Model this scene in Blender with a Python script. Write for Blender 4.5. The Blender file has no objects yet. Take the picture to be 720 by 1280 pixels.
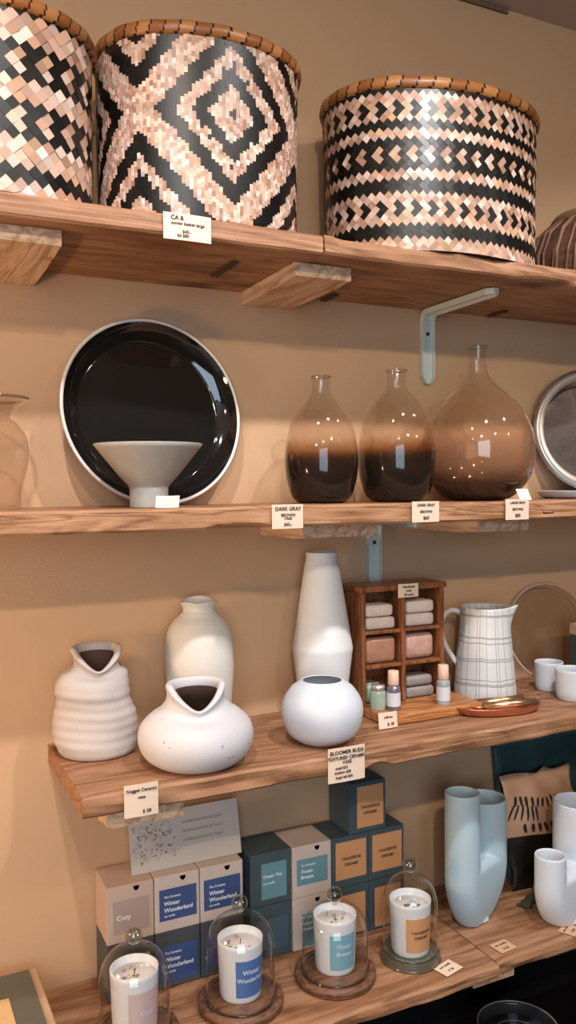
import bpy, bmesh, math, random
from mathutils import Vector, Matrix
PI = math.pi; C = bpy.context.scene.collection; SC = bpy.context.scene
random.seed(7)

# ------------------------------------------------------------------ camera
F_PX = 1037.904; YAW = .4501; PIT = -.0297; ROL = -.0096; CZ = .0271; CD = 1.3237
cy, sy, cp, sp = math.cos(YAW), math.sin(YAW), math.cos(PIT), math.sin(PIT)
FW = Vector((sy*cp, cy*cp, sp)); R0 = Vector((cy, -sy, 0)); U0 = R0.cross(FW)
RT = R0*math.cos(ROL) + U0*math.sin(ROL); UP = -R0*math.sin(ROL) + U0*math.cos(ROL)
CAM = Vector((0, -CD, CZ))
cd = bpy.data.cameras.new('camera'); cam = bpy.data.objects.new('camera', cd); C.objects.link(cam)
cd.sensor_fit = 'VERTICAL'; cd.sensor_height = 36; cd.lens = F_PX/1280*36; cd.clip_start = .02
m = Matrix((RT, UP, -FW)).transposed().to_4x4(); m.translation = CAM; cam.matrix_world = m
SC.camera = cam

# ------------------------------------------------------------------ exposure, world, lights
SC.view_settings.view_transform = 'Standard'; SC.view_settings.look = 'None'
SC.view_settings.exposure = 0.0; SC.view_settings.gamma = 1; SC.view_settings.use_curve_mapping = False
w = bpy.data.worlds.new('world'); SC.world = w; w.use_nodes = True
w.node_tree.nodes['Background'].inputs[0].default_value = (.75, .86, 1, 1)
w.node_tree.nodes['Background'].inputs[1].default_value = 1.5
WARM = (1, .82, .60); NEUTRAL = (1, .97, .98)
def area(name, loc, rot, sx, sz, power, col):
    l = bpy.data.lights.new(name, 'AREA'); l.shape = 'RECTANGLE'; l.size = sx; l.size_y = sz; l.energy = power; l.color = col
    o = bpy.data.objects.new(name, l); C.objects.link(o); o.location = loc; o.rotation_euler = rot
    return o
# daylight entering by the shop window behind the camera
area('window_daylight', (-.75, -3.44, .15), (PI/2, 0, 0), 1.7, 1.5, 38, (.62, .81, 1))
LAMP = 92   # strength of the warm globe lamp
# ceiling downlights: (x, y, power)
DOWN = [(-1.2, -2.04, 26), (-.155, -2.04, 40), (.9, -2.04, 14), (1.95, -2.04, 12), (.0, -.93, 38), (.72, -.93, 36), (1.45, -.93, 36)]

Z1, Z3, Z4, D, TH = .3898, -.3702, -.7584, .259, .0281
def on(px, py, ax, val):
    r = FW + RT*((px-360)/F_PX) - UP*((py-640)/F_PX)
    return CAM + r*((val-CAM[ax])/r[ax])
def at(px, py, Y): return on(px, py, 1, Y)
def sh(px, py, z): return on(px, py, 2, z)
def ppm(P): return F_PX/((Vector(P)-CAM).dot(FW))

# ------------------------------------------------------------------ materials
MATS = {}
def mat(name, col=(.5,.5,.5), rough=.5, metal=0, spec=.5, bump=0, bscale=60, var=0, vscale=8, coat=0, stretch=(1,1,1)):
    if name in MATS: return MATS[name]
    m = bpy.data.materials.new(name); m.use_nodes = True; nt = m.node_tree; b = nt.nodes['Principled BSDF']
    b.inputs['Base Color'].default_value = (*col, 1); b.inputs['Roughness'].default_value = rough
    b.inputs['Metallic'].default_value = metal; b.inputs['Specular IOR Level'].default_value = spec
    b.inputs['Coat Weight'].default_value = coat
    if bump or var:
        tc = nt.nodes.new('ShaderNodeTexCoord'); mp = nt.nodes.new('ShaderNodeMapping'); mp.inputs['Scale'].default_value = stretch
        nt.links.new(tc.outputs['Object'], mp.inputs[0])
    if var:
        n = nt.nodes.new('ShaderNodeTexNoise'); n.inputs['Scale'].default_value = vscale; n.inputs['Detail'].default_value = 5
        r = nt.nodes.new('ShaderNodeValToRGB'); r.color_ramp.elements[0].position = .3; r.color_ramp.elements[1].position = .7
        r.color_ramp.elements[0].color = (*[c*(1-var) for c in col], 1); r.color_ramp.elements[1].color = (*[min(1, c*(1+var)) for c in col], 1)
        nt.links.new(mp.outputs[0], n.inputs['Vector']); nt.links.new(n.outputs[0], r.inputs[0]); nt.links.new(r.outputs[0], b.inputs['Base Color'])
    if bump:
        n = nt.nodes.new('ShaderNodeTexNoise'); n.inputs['Scale'].default_value = bscale; n.inputs['Detail'].default_value = 4
        bp = nt.nodes.new('ShaderNodeBump'); bp.inputs['Strength'].default_value = bump; bp.inputs['Distance'].default_value = .004
        nt.links.new(mp.outputs[0], n.inputs['Vector']); nt.links.new(n.outputs[0], bp.inputs['Height']); nt.links.new(bp.outputs[0], b.inputs['Normal'])
    MATS[name] = m; return m
def wood(name, c0, c1, c2, scale=1.0, rough=.55, along='X', knots=True, gloss=.35):
    if name in MATS: return MATS[name]
    m = bpy.data.materials.new(name); m.use_nodes = True; nt = m.node_tree; b = nt.nodes['Principled BSDF']; L = nt.links.new
    tc = nt.nodes.new('ShaderNodeTexCoord'); mp = nt.nodes.new('ShaderNodeMapping')
    s = {'X': (1.2, 9, 16), 'Y': (9, 1.2, 16), 'Z': (9, 9, 1.2)}[along]
    mp.inputs['Scale'].default_value = [k*scale for k in s]; L(tc.outputs['Object'], mp.inputs[0])
    n0 = nt.nodes.new('ShaderNodeTexNoise'); n0.inputs['Scale'].default_value = 1.6; n0.inputs['Detail'].default_value = 3; n0.inputs['Distortion'].default_value = .8
    L(mp.outputs[0], n0.inputs['Vector'])
    mul = nt.nodes.new('ShaderNodeMath'); mul.operation = 'MULTIPLY'; mul.inputs[1].default_value = 9; L(n0.outputs[0], mul.inputs[0])
    sn = nt.nodes.new('ShaderNodeMath'); sn.operation = 'SINE'
    m2 = nt.nodes.new('ShaderNodeMath'); m2.operation = 'MULTIPLY'; m2.inputs[1].default_value = 5; L(mul.outputs[0], m2.inputs[0]); L(m2.outputs[0], sn.inputs[0])
    n1 = nt.nodes.new('ShaderNodeTexNoise'); n1.inputs['Scale'].default_value = 7; n1.inputs['Detail'].default_value = 8; n1.inputs['Roughness'].default_value = .7; L(mp.outputs[0], n1.inputs['Vector'])
    a = nt.nodes.new('ShaderNodeMath'); a.operation = 'MULTIPLY_ADD'; a.inputs[1].default_value = .16; L(sn.outputs[0], a.inputs[0]); L(n1.outputs[0], a.inputs[2])
    r = nt.nodes.new('ShaderNodeValToRGB'); e = r.color_ramp.elements; e[0].position = .25; e[0].color = (*c0, 1); e[1].position = .78; e[1].color = (*c2, 1)
    k = r.color_ramp.elements.new(.48); k.color = (*c1, 1)
    L(a.outputs[0], r.inputs[0]); out = r.outputs[0]
    if knots:
        n3 = nt.nodes.new('ShaderNodeTexNoise'); n3.inputs['Scale'].default_value = 5.5; n3.inputs['Detail'].default_value = 2
        mp2 = nt.nodes.new('ShaderNodeMapping'); mp2.inputs['Scale'].default_value = (1, 2, 2) if along == 'X' else (2, 1, 2); L(tc.outputs['Object'], mp2.inputs[0]); L(mp2.outputs[0], n3.inputs['Vector'])
        rr = nt.nodes.new('ShaderNodeValToRGB'); rr.color_ramp.elements[0].position = .60; rr.color_ramp.elements[0].color = (1,1,1,1); rr.color_ramp.elements[1].position = .76; rr.color_ramp.elements[1].color = (.42,.30,.24,1)
        L(n3.outputs[0], rr.inputs[0]); mx = nt.nodes.new('ShaderNodeMix'); mx.data_type = 'RGBA'; mx.blend_type = 'MULTIPLY'; mx.inputs[0].default_value = 1
        L(out, mx.inputs[6]); L(rr.outputs[0], mx.inputs[7]); out = mx.outputs[2]
    L(out, b.inputs['Base Color'])
    bp = nt.nodes.new('ShaderNodeBump'); bp.inputs['Strength'].default_value = .35; bp.inputs['Distance'].default_value = .003
    L(a.outputs[0], bp.inputs['Height']); L(bp.outputs[0], b.inputs['Normal'])
    b.inputs['Roughness'].default_value = rough; b.inputs['Specular IOR Level'].default_value = gloss
    MATS[name] = m; return m
def vcol(name, rough=.5, spec=.4, metal=0):
    if name in MATS: return MATS[name]
    m = bpy.data.materials.new(name); m.use_nodes = True; nt = m.node_tree; b = nt.nodes['Principled BSDF']
    a = nt.nodes.new('ShaderNodeVertexColor'); a.layer_name = 'Col'; nt.links.new(a.outputs[0], b.inputs['Base Color'])
    b.inputs['Roughness'].default_value = rough; b.inputs['Specular IOR Level'].default_value = spec; b.inputs['Metallic'].default_value = metal
    MATS[name] = m; return m
def glass(name, tint=(.93,.94,.93), grad=None, rough=.02, refl=1.0, zmax=1):
    """thin walled glass: tinted transparency plus a Fresnel reflection; grad = colour stops over local height (z/zmax)"""
    if name in MATS: return MATS[name]
    m = bpy.data.materials.new(name); m.use_nodes = True; nt = m.node_tree; nt.nodes.clear(); L = nt.links.new
    o = nt.nodes.new('ShaderNodeOutputMaterial'); t = nt.nodes.new('ShaderNodeBsdfTransparent'); g = nt.nodes.new('ShaderNodeBsdfGlossy')
    t.inputs[0].default_value = (*tint, 1); g.inputs['Roughness'].default_value = rough; g.inputs[0].default_value = (1,1,1,1)
    f = nt.nodes.new('ShaderNodeFresnel')
    ge = nt.nodes.new('ShaderNodeNewGeometry'); io = nt.nodes.new('ShaderNodeMapRange'); io.inputs[3].default_value = 1.5; io.inputs[4].default_value = 1/1.5
    L(ge.outputs['Backfacing'], io.inputs[0]); L(io.outputs[0], f.inputs[0])   # same reflectance on both sides of the thin wall
    k = nt.nodes.new('ShaderNodeMath'); k.operation = 'MULTIPLY'; k.inputs[1].default_value = refl; k.use_clamp = True; L(f.outputs[0], k.inputs[0])
    mx = nt.nodes.new('ShaderNodeMixShader'); L(k.outputs[0], mx.inputs[0]); L(t.outputs[0], mx.inputs[1]); L(g.outputs[0], mx.inputs[2])
    if grad:
        tc = nt.nodes.new('ShaderNodeTexCoord'); sx = nt.nodes.new('ShaderNodeSeparateXYZ'); L(tc.outputs['Object'], sx.inputs[0])
        dv = nt.nodes.new('ShaderNodeMath'); dv.operation = 'DIVIDE'; dv.inputs[1].default_value = zmax; L(sx.outputs[2], dv.inputs[0])
        def ramp(stops):
            r = nt.nodes.new('ShaderNodeValToRGB'); e = r.color_ramp.elements
            e[0].position, e[0].color = stops[0][0], (*stops[0][1], 1); e[1].position, e[1].color = stops[-1][0], (*stops[-1][1], 1)
            for p_, c_ in stops[1:-1]: q = e.new(p_); q.color = (*c_, 1)
            L(dv.outputs[0], r.inputs[0]); return r
        r1 = ramp(grad['trans']); L(r1.outputs[0], t.inputs[0])
        df = nt.nodes.new('ShaderNodeBsdfPrincipled'); df.inputs['Roughness'].default_value = .08
        r2 = ramp(grad['coat']); L(r2.outputs[0], df.inputs['Base Color']); df.inputs['Metallic'].default_value = grad.get('metal', .3)
        r3 = ramp([(p_, (a_,a_,a_)) for p_, a_ in grad['opac']])
        m2 = nt.nodes.new('ShaderNodeMixShader'); L(r3.outputs[0], m2.inputs[0]); L(mx.outputs[0], m2.inputs[1]); L(df.outputs[0], m2.inputs[2]); mx = m2
    L(mx.outputs[0], o.inputs[0]); MATS[name] = m; return m

# ------------------------------------------------------------------ object helpers
def tag(o, label=None, cat=None, group=None, kind=None):
    if label: o['label'] = label
    if cat: o['category'] = cat
    if group: o['group'] = group
    if kind: o['kind'] = kind
    return o
def thing(name, label, cat, loc=(0,0,0), rotz=0, group=None):
    o = bpy.data.objects.new(name, None); C.objects.link(o); o.empty_display_size = .02
    o.location = loc; o.rotation_euler = (0, 0, rotz); return tag(o, label, cat, group)
def obj(name, bm, material, parent=None, smooth=False, loc=None, rot=None):
    bmesh.ops.recalc_face_normals(bm, faces=bm.faces) if smooth != 'keep' else None
    me = bpy.data.meshes.new(name); bm.to_mesh(me); bm.free()
    for mm in (material if isinstance(material, (list, tuple)) else [material]): me.materials.append(mm)
    if smooth:
        for p in me.polygons: p.use_smooth = True
    o = bpy.data.objects.new(name, me); C.objects.link(o)
    if parent: o.parent = parent
    if loc is not None: o.location = loc
    if rot is not None: o.rotation_euler = rot
    return o
def BM(): return bmesh.new()
def box(bm, x0, x1, y0, y1, z0, z1, bev=0, mi=0, seg=2):
    r = bmesh.ops.create_cube(bm, size=1); vs = r['verts']
    for v in vs: v.co = Vector((x0+(v.co.x+.5)*(x1-x0), y0+(v.co.y+.5)*(y1-y0), z0+(v.co.z+.5)*(z1-z0)))
    fs = list({f for v in vs for f in v.link_faces})
    for f in fs: f.material_index = mi
    if bev:
        es = list({e for v in vs for e in v.link_edges})
        bmesh.ops.bevel(bm, geom=es, offset=bev, segments=seg, affect='EDGES', profile=.5)
    return bm
def sm(prof, n=6):
    """Catmull-Rom smoothing of an (r, z) profile"""
    out = []
    P = [prof[0]] + list(prof) + [prof[-1]]
    for i in range(1, len(P)-2):
        p0, p1, p2, p3 = P[i-1], P[i], P[i+1], P[i+2]
        for k in range(n):
            t = k/n
            out.append(tuple(.5*((2*p1[j]) + (-p0[j]+p2[j])*t + (2*p0[j]-5*p1[j]+4*p2[j]-p3[j])*t*t + (-p0[j]+3*p1[j]-3*p2[j]+p3[j])*t**3) for j in (0, 1)))
    out.append(tuple(prof[-1])); return out
def lathe(bm, prof, seg=64, sx=1, sy=1, fn=None, uv=False, mi=0, cx=0, cy=0):
    rings = []
    for i, (r, z) in enumerate(prof):
        ring = []
        if r < 1e-5: ring = [bm.verts.new((cx, cy, z))]
        else:
            for k in range(seg):
                a = 2*PI*k/seg; v = Vector((cx+r*math.cos(a)*sx, cy+r*math.sin(a)*sy, z))
                if fn: v = fn(v, a, i)
                ring.append(bm.verts.new(v))
        rings.append(ring)
    lay = bm.loops.layers.uv.verify() if uv else None
    for i in range(len(rings)-1):
        A, B = rings[i], rings[i+1]
        if len(A) == 1 and len(B) == 1: continue
        for k in range(seg):
            k2 = (k+1) % seg
            if len(A) == 1: f = bm.faces.new((A[0], B[k], B[k2]))
            elif len(B) == 1: f = bm.faces.new((A[k], B[0], A[k2]))
            else:
                f = bm.faces.new((A[k], A[k2], B[k2], B[k]))
                if uv:
                    for lp, (uu, vv) in zip(f.loops, ((k, prof[i][1]), (k+1, prof[i][1]), (k+1, prof[i+1][1]), (k, prof[i+1][1]))): lp[lay].uv = (uu/seg, vv)
            f.material_index = mi
    return bm
def vessel(prof, wall=.003, floor=.004, n=6, depth=None):
    """outer smoothed profile closed by a rounded lip and an inner wall"""
    o = sm(prof, n); inn = []
    for (r, z) in reversed(o):
        if z < floor + o[0][1]: break
        if depth is not None and z < o[-1][1]-depth: break
        inn.append((max(r-wall, .001), z))
    inn[0] = (inn[0][0], inn[0][1])
    lip = [(o[-1][0]-wall*.25, o[-1][1]+wall*.3), (o[-1][0]-wall*.75, o[-1][1]+wall*.3)]
    return [(0, o[0][1])] + o + lip + inn + [(0, inn[-1][1])]
def tube(bm, pts, rad, seg=10, closed=False, cap=True, flat=1.0, up=None):
    pts = [Vector(p) for p in pts]; n = len(pts); rings = []
    rads = rad if isinstance(rad, (list, tuple)) else [rad]*n
    prev = None
    for i, p in enumerate(pts):
        t = (pts[(i+1) % n]-pts[i-1]) if closed else (pts[min(i+1, n-1)]-pts[max(i-1, 0)])
        t.normalize()
        if prev is None:
            u = Vector(up) if up else (Vector((0,0,1)) if abs(t.z) < .9 else Vector((1,0,0)))
        else: u = prev
        u = (u - t*u.dot(t)).normalized(); prev = u; v = t.cross(u)
        rings.append([bm.verts.new(p + (u*math.cos(2*PI*k/seg)*flat + v*math.sin(2*PI*k/seg))*rads[i]) for k in range(seg)])
    for i in range(n if closed else n-1):
        A, B = rings[i], rings[(i+1) % n]
        for k in range(seg): bm.faces.new((A[k], A[(k+1) % seg], B[(k+1) % seg], B[k]))
    if cap and not closed:
        bm.faces.new(rings[0]); bm.faces.new(rings[-1][::-1])
    return bm
def bez(p, n=12):
    out = []
    for i in range(n+1):
        t = i/n; q = [Vector(v) for v in p]
        while len(q) > 1: q = [q[j].lerp(q[j+1], t) for j in range(len(q)-1)]
        out.append(q[0])
    return out
def text(body, size, parent, loc, rot, material, name='lettering', align='CENTER', ext=.00015, shear=0, space=1, sx=1):
    c = bpy.data.curves.new(name, 'FONT'); c.body = body; c.size = size; c.align_x = align; c.align_y = 'CENTER'
    c.extrude = ext; c.resolution_u = 2; c.shear = shear; c.space_line = space; c.offset = size*.02
    t = bpy.data.objects.new('tmp', c); C.objects.link(t)
    bpy.context.view_layer.update()
    me = bpy.data.meshes.new_from_object(t.evaluated_get(bpy.context.evaluated_depsgraph_get()))
    bpy.data.objects.remove(t); me.name = name; me.materials.clear(); me.materials.append(material)
    o = bpy.data.objects.new(name, me); C.objects.link(o); o.parent = parent; o.location = loc; o.rotation_euler = rot; o.scale = (sx, 1, 1)
    return o
INK = mat('ink', (.03,.02,.018), .7); WHITE_INK = mat('white_ink', (.75,.8,.9), .6)
FRONT = (PI/2, 0, 0)

# ------------------------------------------------------------------ the room
WALLM = mat('wall_paint', (.56,.345,.20), .75, spec=.25, bump=.12, bscale=180, var=.03, vscale=3)
CEILM = mat('ceiling_paint', (.60,.49,.40), .8, spec=.2)
FLOORM = wood('floor_wood', (.12,.07,.04), (.2,.12,.07), (.28,.17,.1), .6, .5)
ZF, ZC, XL, XR, YB = -1.42, .975, -2.0, 3.4, -3.5
def struct(name, bm, m): o = obj(name, bm, m); o['kind'] = 'structure'; return o
struct('wall_back', box(BM(), XL, XR, 0, .1, ZF, ZC), WALLM)
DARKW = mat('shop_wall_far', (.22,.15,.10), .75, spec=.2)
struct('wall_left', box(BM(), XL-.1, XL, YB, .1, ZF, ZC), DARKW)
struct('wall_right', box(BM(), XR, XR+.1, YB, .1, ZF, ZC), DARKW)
struct('floor', box(BM(), XL-.1, XR+.1, YB-.1, .1, ZF-.1, ZF), FLOORM)
b = BM(); wx0, wx1, wz0, wz1 = -1.65, .15, -.65, .95
box(b, XL-.1, wx0, YB-.1, YB, ZF, ZC); box(b, wx1, XR+.1, YB-.1, YB, ZF, ZC); box(b, wx0, wx1, YB-.1, YB, ZF, wz0); box(b, wx0, wx1, YB-.1, YB, wz1, ZC)
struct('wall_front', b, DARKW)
b = BM()
for x in (wx0, (wx0+wx1)/2-.02, wx1-.04): box(b, x, x+.04, YB-.07, YB-.02, wz0, wz1, .003)
for z in (wz0, wz1-.04): box(b, wx0, wx1, YB-.07, YB-.02, z, z+.04, .003)
fr = struct('window_1', b, mat('window_white', (.7,.7,.68), .4))
obj('pane', box(BM(), wx0+.02, wx1-.02, YB-.048, YB-.043, wz0+.02, wz1-.02), glass('window_glass', (.95,.97,.97)), fr)
struct('ceiling', box(BM(), XL-.1, XR+.1, YB-.1, .1, ZC, ZC+.1), CEILM)
# dark seam where wall meets ceiling: a slim shadow-gap bead
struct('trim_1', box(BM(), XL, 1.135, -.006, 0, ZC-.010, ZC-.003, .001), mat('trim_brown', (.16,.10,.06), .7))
struct('baseboard_back', box(BM(), XL, XR, -.012, 0, ZF, ZF+.09, .003), mat('trim_white', (.6,.56,.5), .5))

for i, (x, y, pw) in enumerate(DOWN):
    t = thing('ceiling_downlight', 'round recessed ceiling downlight outside the picture', 'light', (x, y, ZC), 0, 'recessed ceiling downlights')
    bm = BM(); lathe(bm, [(.034, -.001), (.045, -.004), (.048, 0), (.034, 0), (.034, -.001)], 32); obj('trim_ring', bm, mat('window_white'), t, True)
    em = MATS.get('lamp_glow')
    if not em:
        em = bpy.data.materials.new('lamp_glow'); em.use_nodes = True; bs = em.node_tree.nodes['Principled BSDF']; bs.inputs['Emission Color'].default_value = (*WARM, 1); bs.inputs['Emission Strength'].default_value = 12; MATS['lamp_glow'] = em
    bm = BM(); lathe(bm, [(0, -.0015), (.033, -.0015), (.033, 0), (0, 0)], 32); obj('lens', bm, em, t)
    l = bpy.data.lights.new('downlight', 'SPOT'); l.energy = pw; l.color = WARM if y < -1 else NEUTRAL; l.spot_size = R_ = math.radians(98 if y < -1 else 88); l.spot_blend = .85 if y < -1 else .75; l.shadow_soft_size = .022
    lo = bpy.data.objects.new('downlight', l); C.objects.link(lo); lo.location = (x, y, ZC-.03)
    d = Vector((x+(.3 if x < -.1 else 0), 0 if y < -1 else -.10, -.35 if y < -1 else -.35)) - lo.location; lo.rotation_euler = d.to_track_quat('-Z', 'Y').to_euler()

t = thing('floor_lamp', 'brass floor lamp with warm globe shade standing left of the shelves, outside the picture', 'lamp', (-.72, -.46, ZF+.0005))
lm = bpy.data.materials.new('globe_glow'); lm.use_nodes = True; bs = lm.node_tree.nodes['Principled BSDF']; bs.inputs['Base Color'].default_value = (.8,.7,.6,1); bs.inputs['Emission Color'].default_value = (1, .66, .36, 1); bs.inputs['Emission Strength'].default_value = LAMP
bm = BM(); lathe(bm, sm([(0, 0), (.14, 0), (.15, .008), (.14, .018), (.02, .028), (.012, .04)], 4), 48); obj('base', bm, mat('lamp_brass', (.35,.24,.12), .35, metal=.9), t, True)
bm = BM(); tube(bm, [(0, 0, .03), (0, 0, 1.12)], .010, 16); obj('pole', bm, MATS['lamp_brass'], t, True)
bm = BM(); bmesh.ops.create_uvsphere(bm, u_segments=32, v_segments=20, radius=.085); obj('globe_shade', bm, lm, t, True, loc=(0, 0, 1.21))

# ------------------------------------------------------------------ shelves
OAK = wood('shelf_wood', (.21,.095,.043), (.335,.163,.083), (.43,.23,.13), 1.0, .55)
OAK2 = wood('shelf_wood_bold', (.20,.085,.038), (.38,.185,.09), (.48,.26,.14), 1.6, .55)
def plank(name, label, x0, x1, z, d, th, seed, rough=.0015, m=OAK, chips=()):
    """a sawn board: long grid with a wavering front edge and worn corners; origin at its left back top"""
    rnd = random.Random(seed); nx = int((x1-x0)/.012); bm = BM()
    ph = [rnd.uniform(0, 6.28) for _ in range(6)]
    def w(x, k): return rough*(math.sin(x*23+ph[k])+.6*math.sin(x*61+ph[k+1])+.5*rnd.uniform(-1, 1)*.6)
    rings = []
    for i in range(nx+1):
        x = (x1-x0)*i/nx; dt = w(x, 0); dm = w(x, 2)*.6; db = w(x, 4); cut_t = cut_b = 0
        for (c, wd, h, top) in chips:
            k = max(0, 1-abs(x+x0-c)/wd)**.4
            if top: cut_t = max(cut_t, h*k)
            else: cut_b = max(cut_b, h*k)
        c_ = .0035
        pts = [(0, 0), (-d*.5, 0), (-d*.85, 0), (-d+c_+dt+cut_t*.8, 0), (-d+dt+cut_t*.5, -c_-cut_t*.7), (-d+dm, -th*.5), (-d+db, -th+c_+cut_b), (-d+c_+db, -th+cut_b), (-d+.03, -th), (-d*.5, -th), (0, -th)]
        rings.append([bm.verts.new((x, y, zz + (.0006*math.sin(x*9+ph[1]) if 0 < j < 8 else 0))) for j, (y, zz) in enumerate(pts)])
    for i in range(nx):
        for j in range(len(rings[0])):
            j2 = (j+1) % len(rings[0]); bm.faces.new((rings[i][j], rings[i+1][j], rings[i+1][j2], rings[i][j2]))
    bm.faces.new(rings[0]); bm.faces.new(rings[-1][::-1])
    o = obj(name, bm, m, loc=(x0, -.001, z)); return tag(o, label, 'shelf')
JX = sh(404, 300, Z1)[0]
jx1 = at(404, 300, -D)[0]
S1A = plank('wooden_shelf', 'left board of the top shelf, smooth edged, under the two left baskets', -.55, jx1-.001, Z1, D, TH, 1, .0009)
S1B = plank('wooden_shelf', 'right board of the top shelf with chipped splintered front edge', jx1+.001, 1.95, Z1+.001, D+.002, TH, 2, .0022, chips=[(jx1+.07, .05, .013, True), (jx1+.17, .07, .016, True), (jx1+.30, .05, .008, True), (jx1+.42, .06, .007, False)])
D2 = .235
S2 = plank('wooden_shelf', 'second shelf from the top, bold grained board holding dark plate and smoky vases', -.6, 1.95, 0.0, D2, .031, 3, .0012, OAK2, chips=[(.45, .045, .006, False)])
XE = .2184
S3 = plank('wooden_shelf', 'third shelf board with visible left end, holding white ceramic vases', XE, 1.95, Z3, D, TH, 4, .0022, chips=[(.66, .02, .008, False)])
XS = at(624, 1207, -.265)[0]
S4A = plank('wooden_shelf', 'lowest shelf board, left, under the candles and candle boxes', -.35, XS-.001, Z4-.001, .267, .022, 5, .0022)
S4B = plank('wooden_shelf', 'lowest shelf board, right, with knots, under the U shaped vases', XS+.001, 1.95, Z4, .257, .024, 6, .002)
# dark strips standing in for shaded slots across the underside of the top shelf
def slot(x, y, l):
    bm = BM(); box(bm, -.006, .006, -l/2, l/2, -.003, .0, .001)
    return tag(obj('slot_shade_strip', bm, mat('dark_slot', (.07,.035,.02), .8), loc=(x, y, Z1-TH-.0006)), None, 'strip')
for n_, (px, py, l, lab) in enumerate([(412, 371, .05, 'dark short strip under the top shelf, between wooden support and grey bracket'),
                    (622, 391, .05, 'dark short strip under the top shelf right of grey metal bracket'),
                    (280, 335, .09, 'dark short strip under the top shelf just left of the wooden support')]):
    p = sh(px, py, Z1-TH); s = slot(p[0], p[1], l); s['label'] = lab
# wooden supports running from the wall to the front
def support(x0, x1, z1, yf, h, label, wedge=.0, seed=0):
    bm = BM(); r = random.Random(seed)
    n = 10; rings = []
    for i in range(n+1):
        y = yf*(i/n)
        hh = h if i < n-1 else h*.9
        rings.append([bm.verts.new(v) for v in ((x0+r.uniform(-.001, .001), y, 0), (x1+r.uniform(-.001, .001), y, 0), (x1-.001+r.uniform(-.001, .001), y, -hh), (x0+.001+r.uniform(-.001, .001), y, -hh))])
    for i in range(n):
        for j in range(4): bm.faces.new((rings[i][j], rings[i+1][j], rings[i+1][(j+1) % 4], rings[i][(j+1) % 4]))
    bm.faces.new(rings[0]); bm.faces.new(rings[-1][::-1])
    bmesh.ops.bevel(bm, geom=[e for e in bm.edges if len(e.link_faces) == 2 and e.calc_face_angle(0) > .6], offset=.002, segments=2, affect='EDGES')
    bmesh.ops.translate(bm, verts=bm.verts, vec=(-(x0+x1)/2, 0, 0))
    o = obj('shelf_support', bm, wood('support_wood', (.42,.25,.15), (.62,.40,.26), (.74,.53,.38), 1.2, .6, 'Y', False), loc=((x0+x1)/2, -.001, z1-.0005)); return tag(o, label, 'shelf support', 'wooden shelf supports')
support(.118, .211, Z1-TH, -.222, .022, 'wooden block support under the top shelf at the far left')
support(.553, .648, Z1-TH, -.212, .022, 'wooden block support under the middle of the top shelf')
support(.585, .721, -.031, -.165, .024, 'wooden block support under second shelf above the conical vase')
support(.905, 1.016, -.031, -.192, .023, 'wooden block support under second shelf above the checked pitcher')
support(.256, .364, Z3-TH, -.225, .034, 'wooden block support under the left end of the third shelf')
support(.852, .938, Z4-.024, -.243, .020, 'wooden block support under the joint of the lowest shelf')
support(1.026, 1.16, Z4-.026, -.225, .022, 'wooden block support under the lowest shelf at the right edge')
# grey metal L brackets
def bracket(x, ztop, zlow, arm, label, w=.028):
    t = thing('shelf_bracket', label, 'bracket', (x, -.001, ztop), 0, 'grey metal shelf brackets')
    M = mat('bracket_paint', (.60,.64,.58), .4, spec=.5)
    bm = BM(); r = .018; path = [(0, -.003, zlow-ztop), (0, -.003, zlow-ztop+.014), (0, -.003, -r-.003)]
    for k in range(1, 7):
        a = PI/2*k/6; path.append((0, -.003-r*(1-math.cos(a)), -.003-r+r*math.sin(a)))
    path += [(0, -arm+.014, -.003), (0, -arm, -.003)]
    rings = []
    for i, p in enumerate(path):
        hw = w/2 if 0 < i < len(path)-1 else w*.18
        tq = Vector(path[min(i+1, len(path)-1)])-Vector(path[max(i-1, 0)]); tq.normalize(); nn = Vector((0, tq.z, -tq.y))*.0025
        P = Vector(p)
        if i == 1: pass
        # U shaped section: flat web with two small folded flanges
        sec = [(-hw, -1), (hw, -1), (hw, 3.2), (hw-.003, 3.2), (hw-.003, 1), (-hw+.003, 1), (-hw+.003, 3.2), (-hw, 3.2)]
        rings.append([bm.verts.new(P+Vector((sx_, 0, 0))-nn*k_*(-1 if False else 1)) for sx_, k_ in sec])
        if i == 0: pass
    # ease the two tapered ends over a short length
    for i in range(len(rings)-1):
        for j in range(8): bm.faces.new((rings[i][j], rings[i+1][j], rings[i+1][(j+1) % 8], rings[i][(j+1) % 8]))
    bm.faces.new(rings[0]); bm.faces.new(rings[-1][::-1])
    obj('angle_iron', bm, M, t)
    bm = BM(); lathe(bm, [(0, 0), (.0035, 0), (.0035, .002), (0, .003)], 16)
    obj('screw', bm, mat('dark_screw', (.05,.04,.035), .4, metal=.7), t, loc=(0, -.0065, -.045), rot=(PI/2, 0, 0))
    return t
bracket(.935, Z1-TH-.0003, .222, .205, 'pale grey metal L bracket under the top shelf above the large vase')
bracket(.813, -.0315, -.158, .15, 'pale grey metal bracket leg under second shelf behind the little cabinet')

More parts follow.
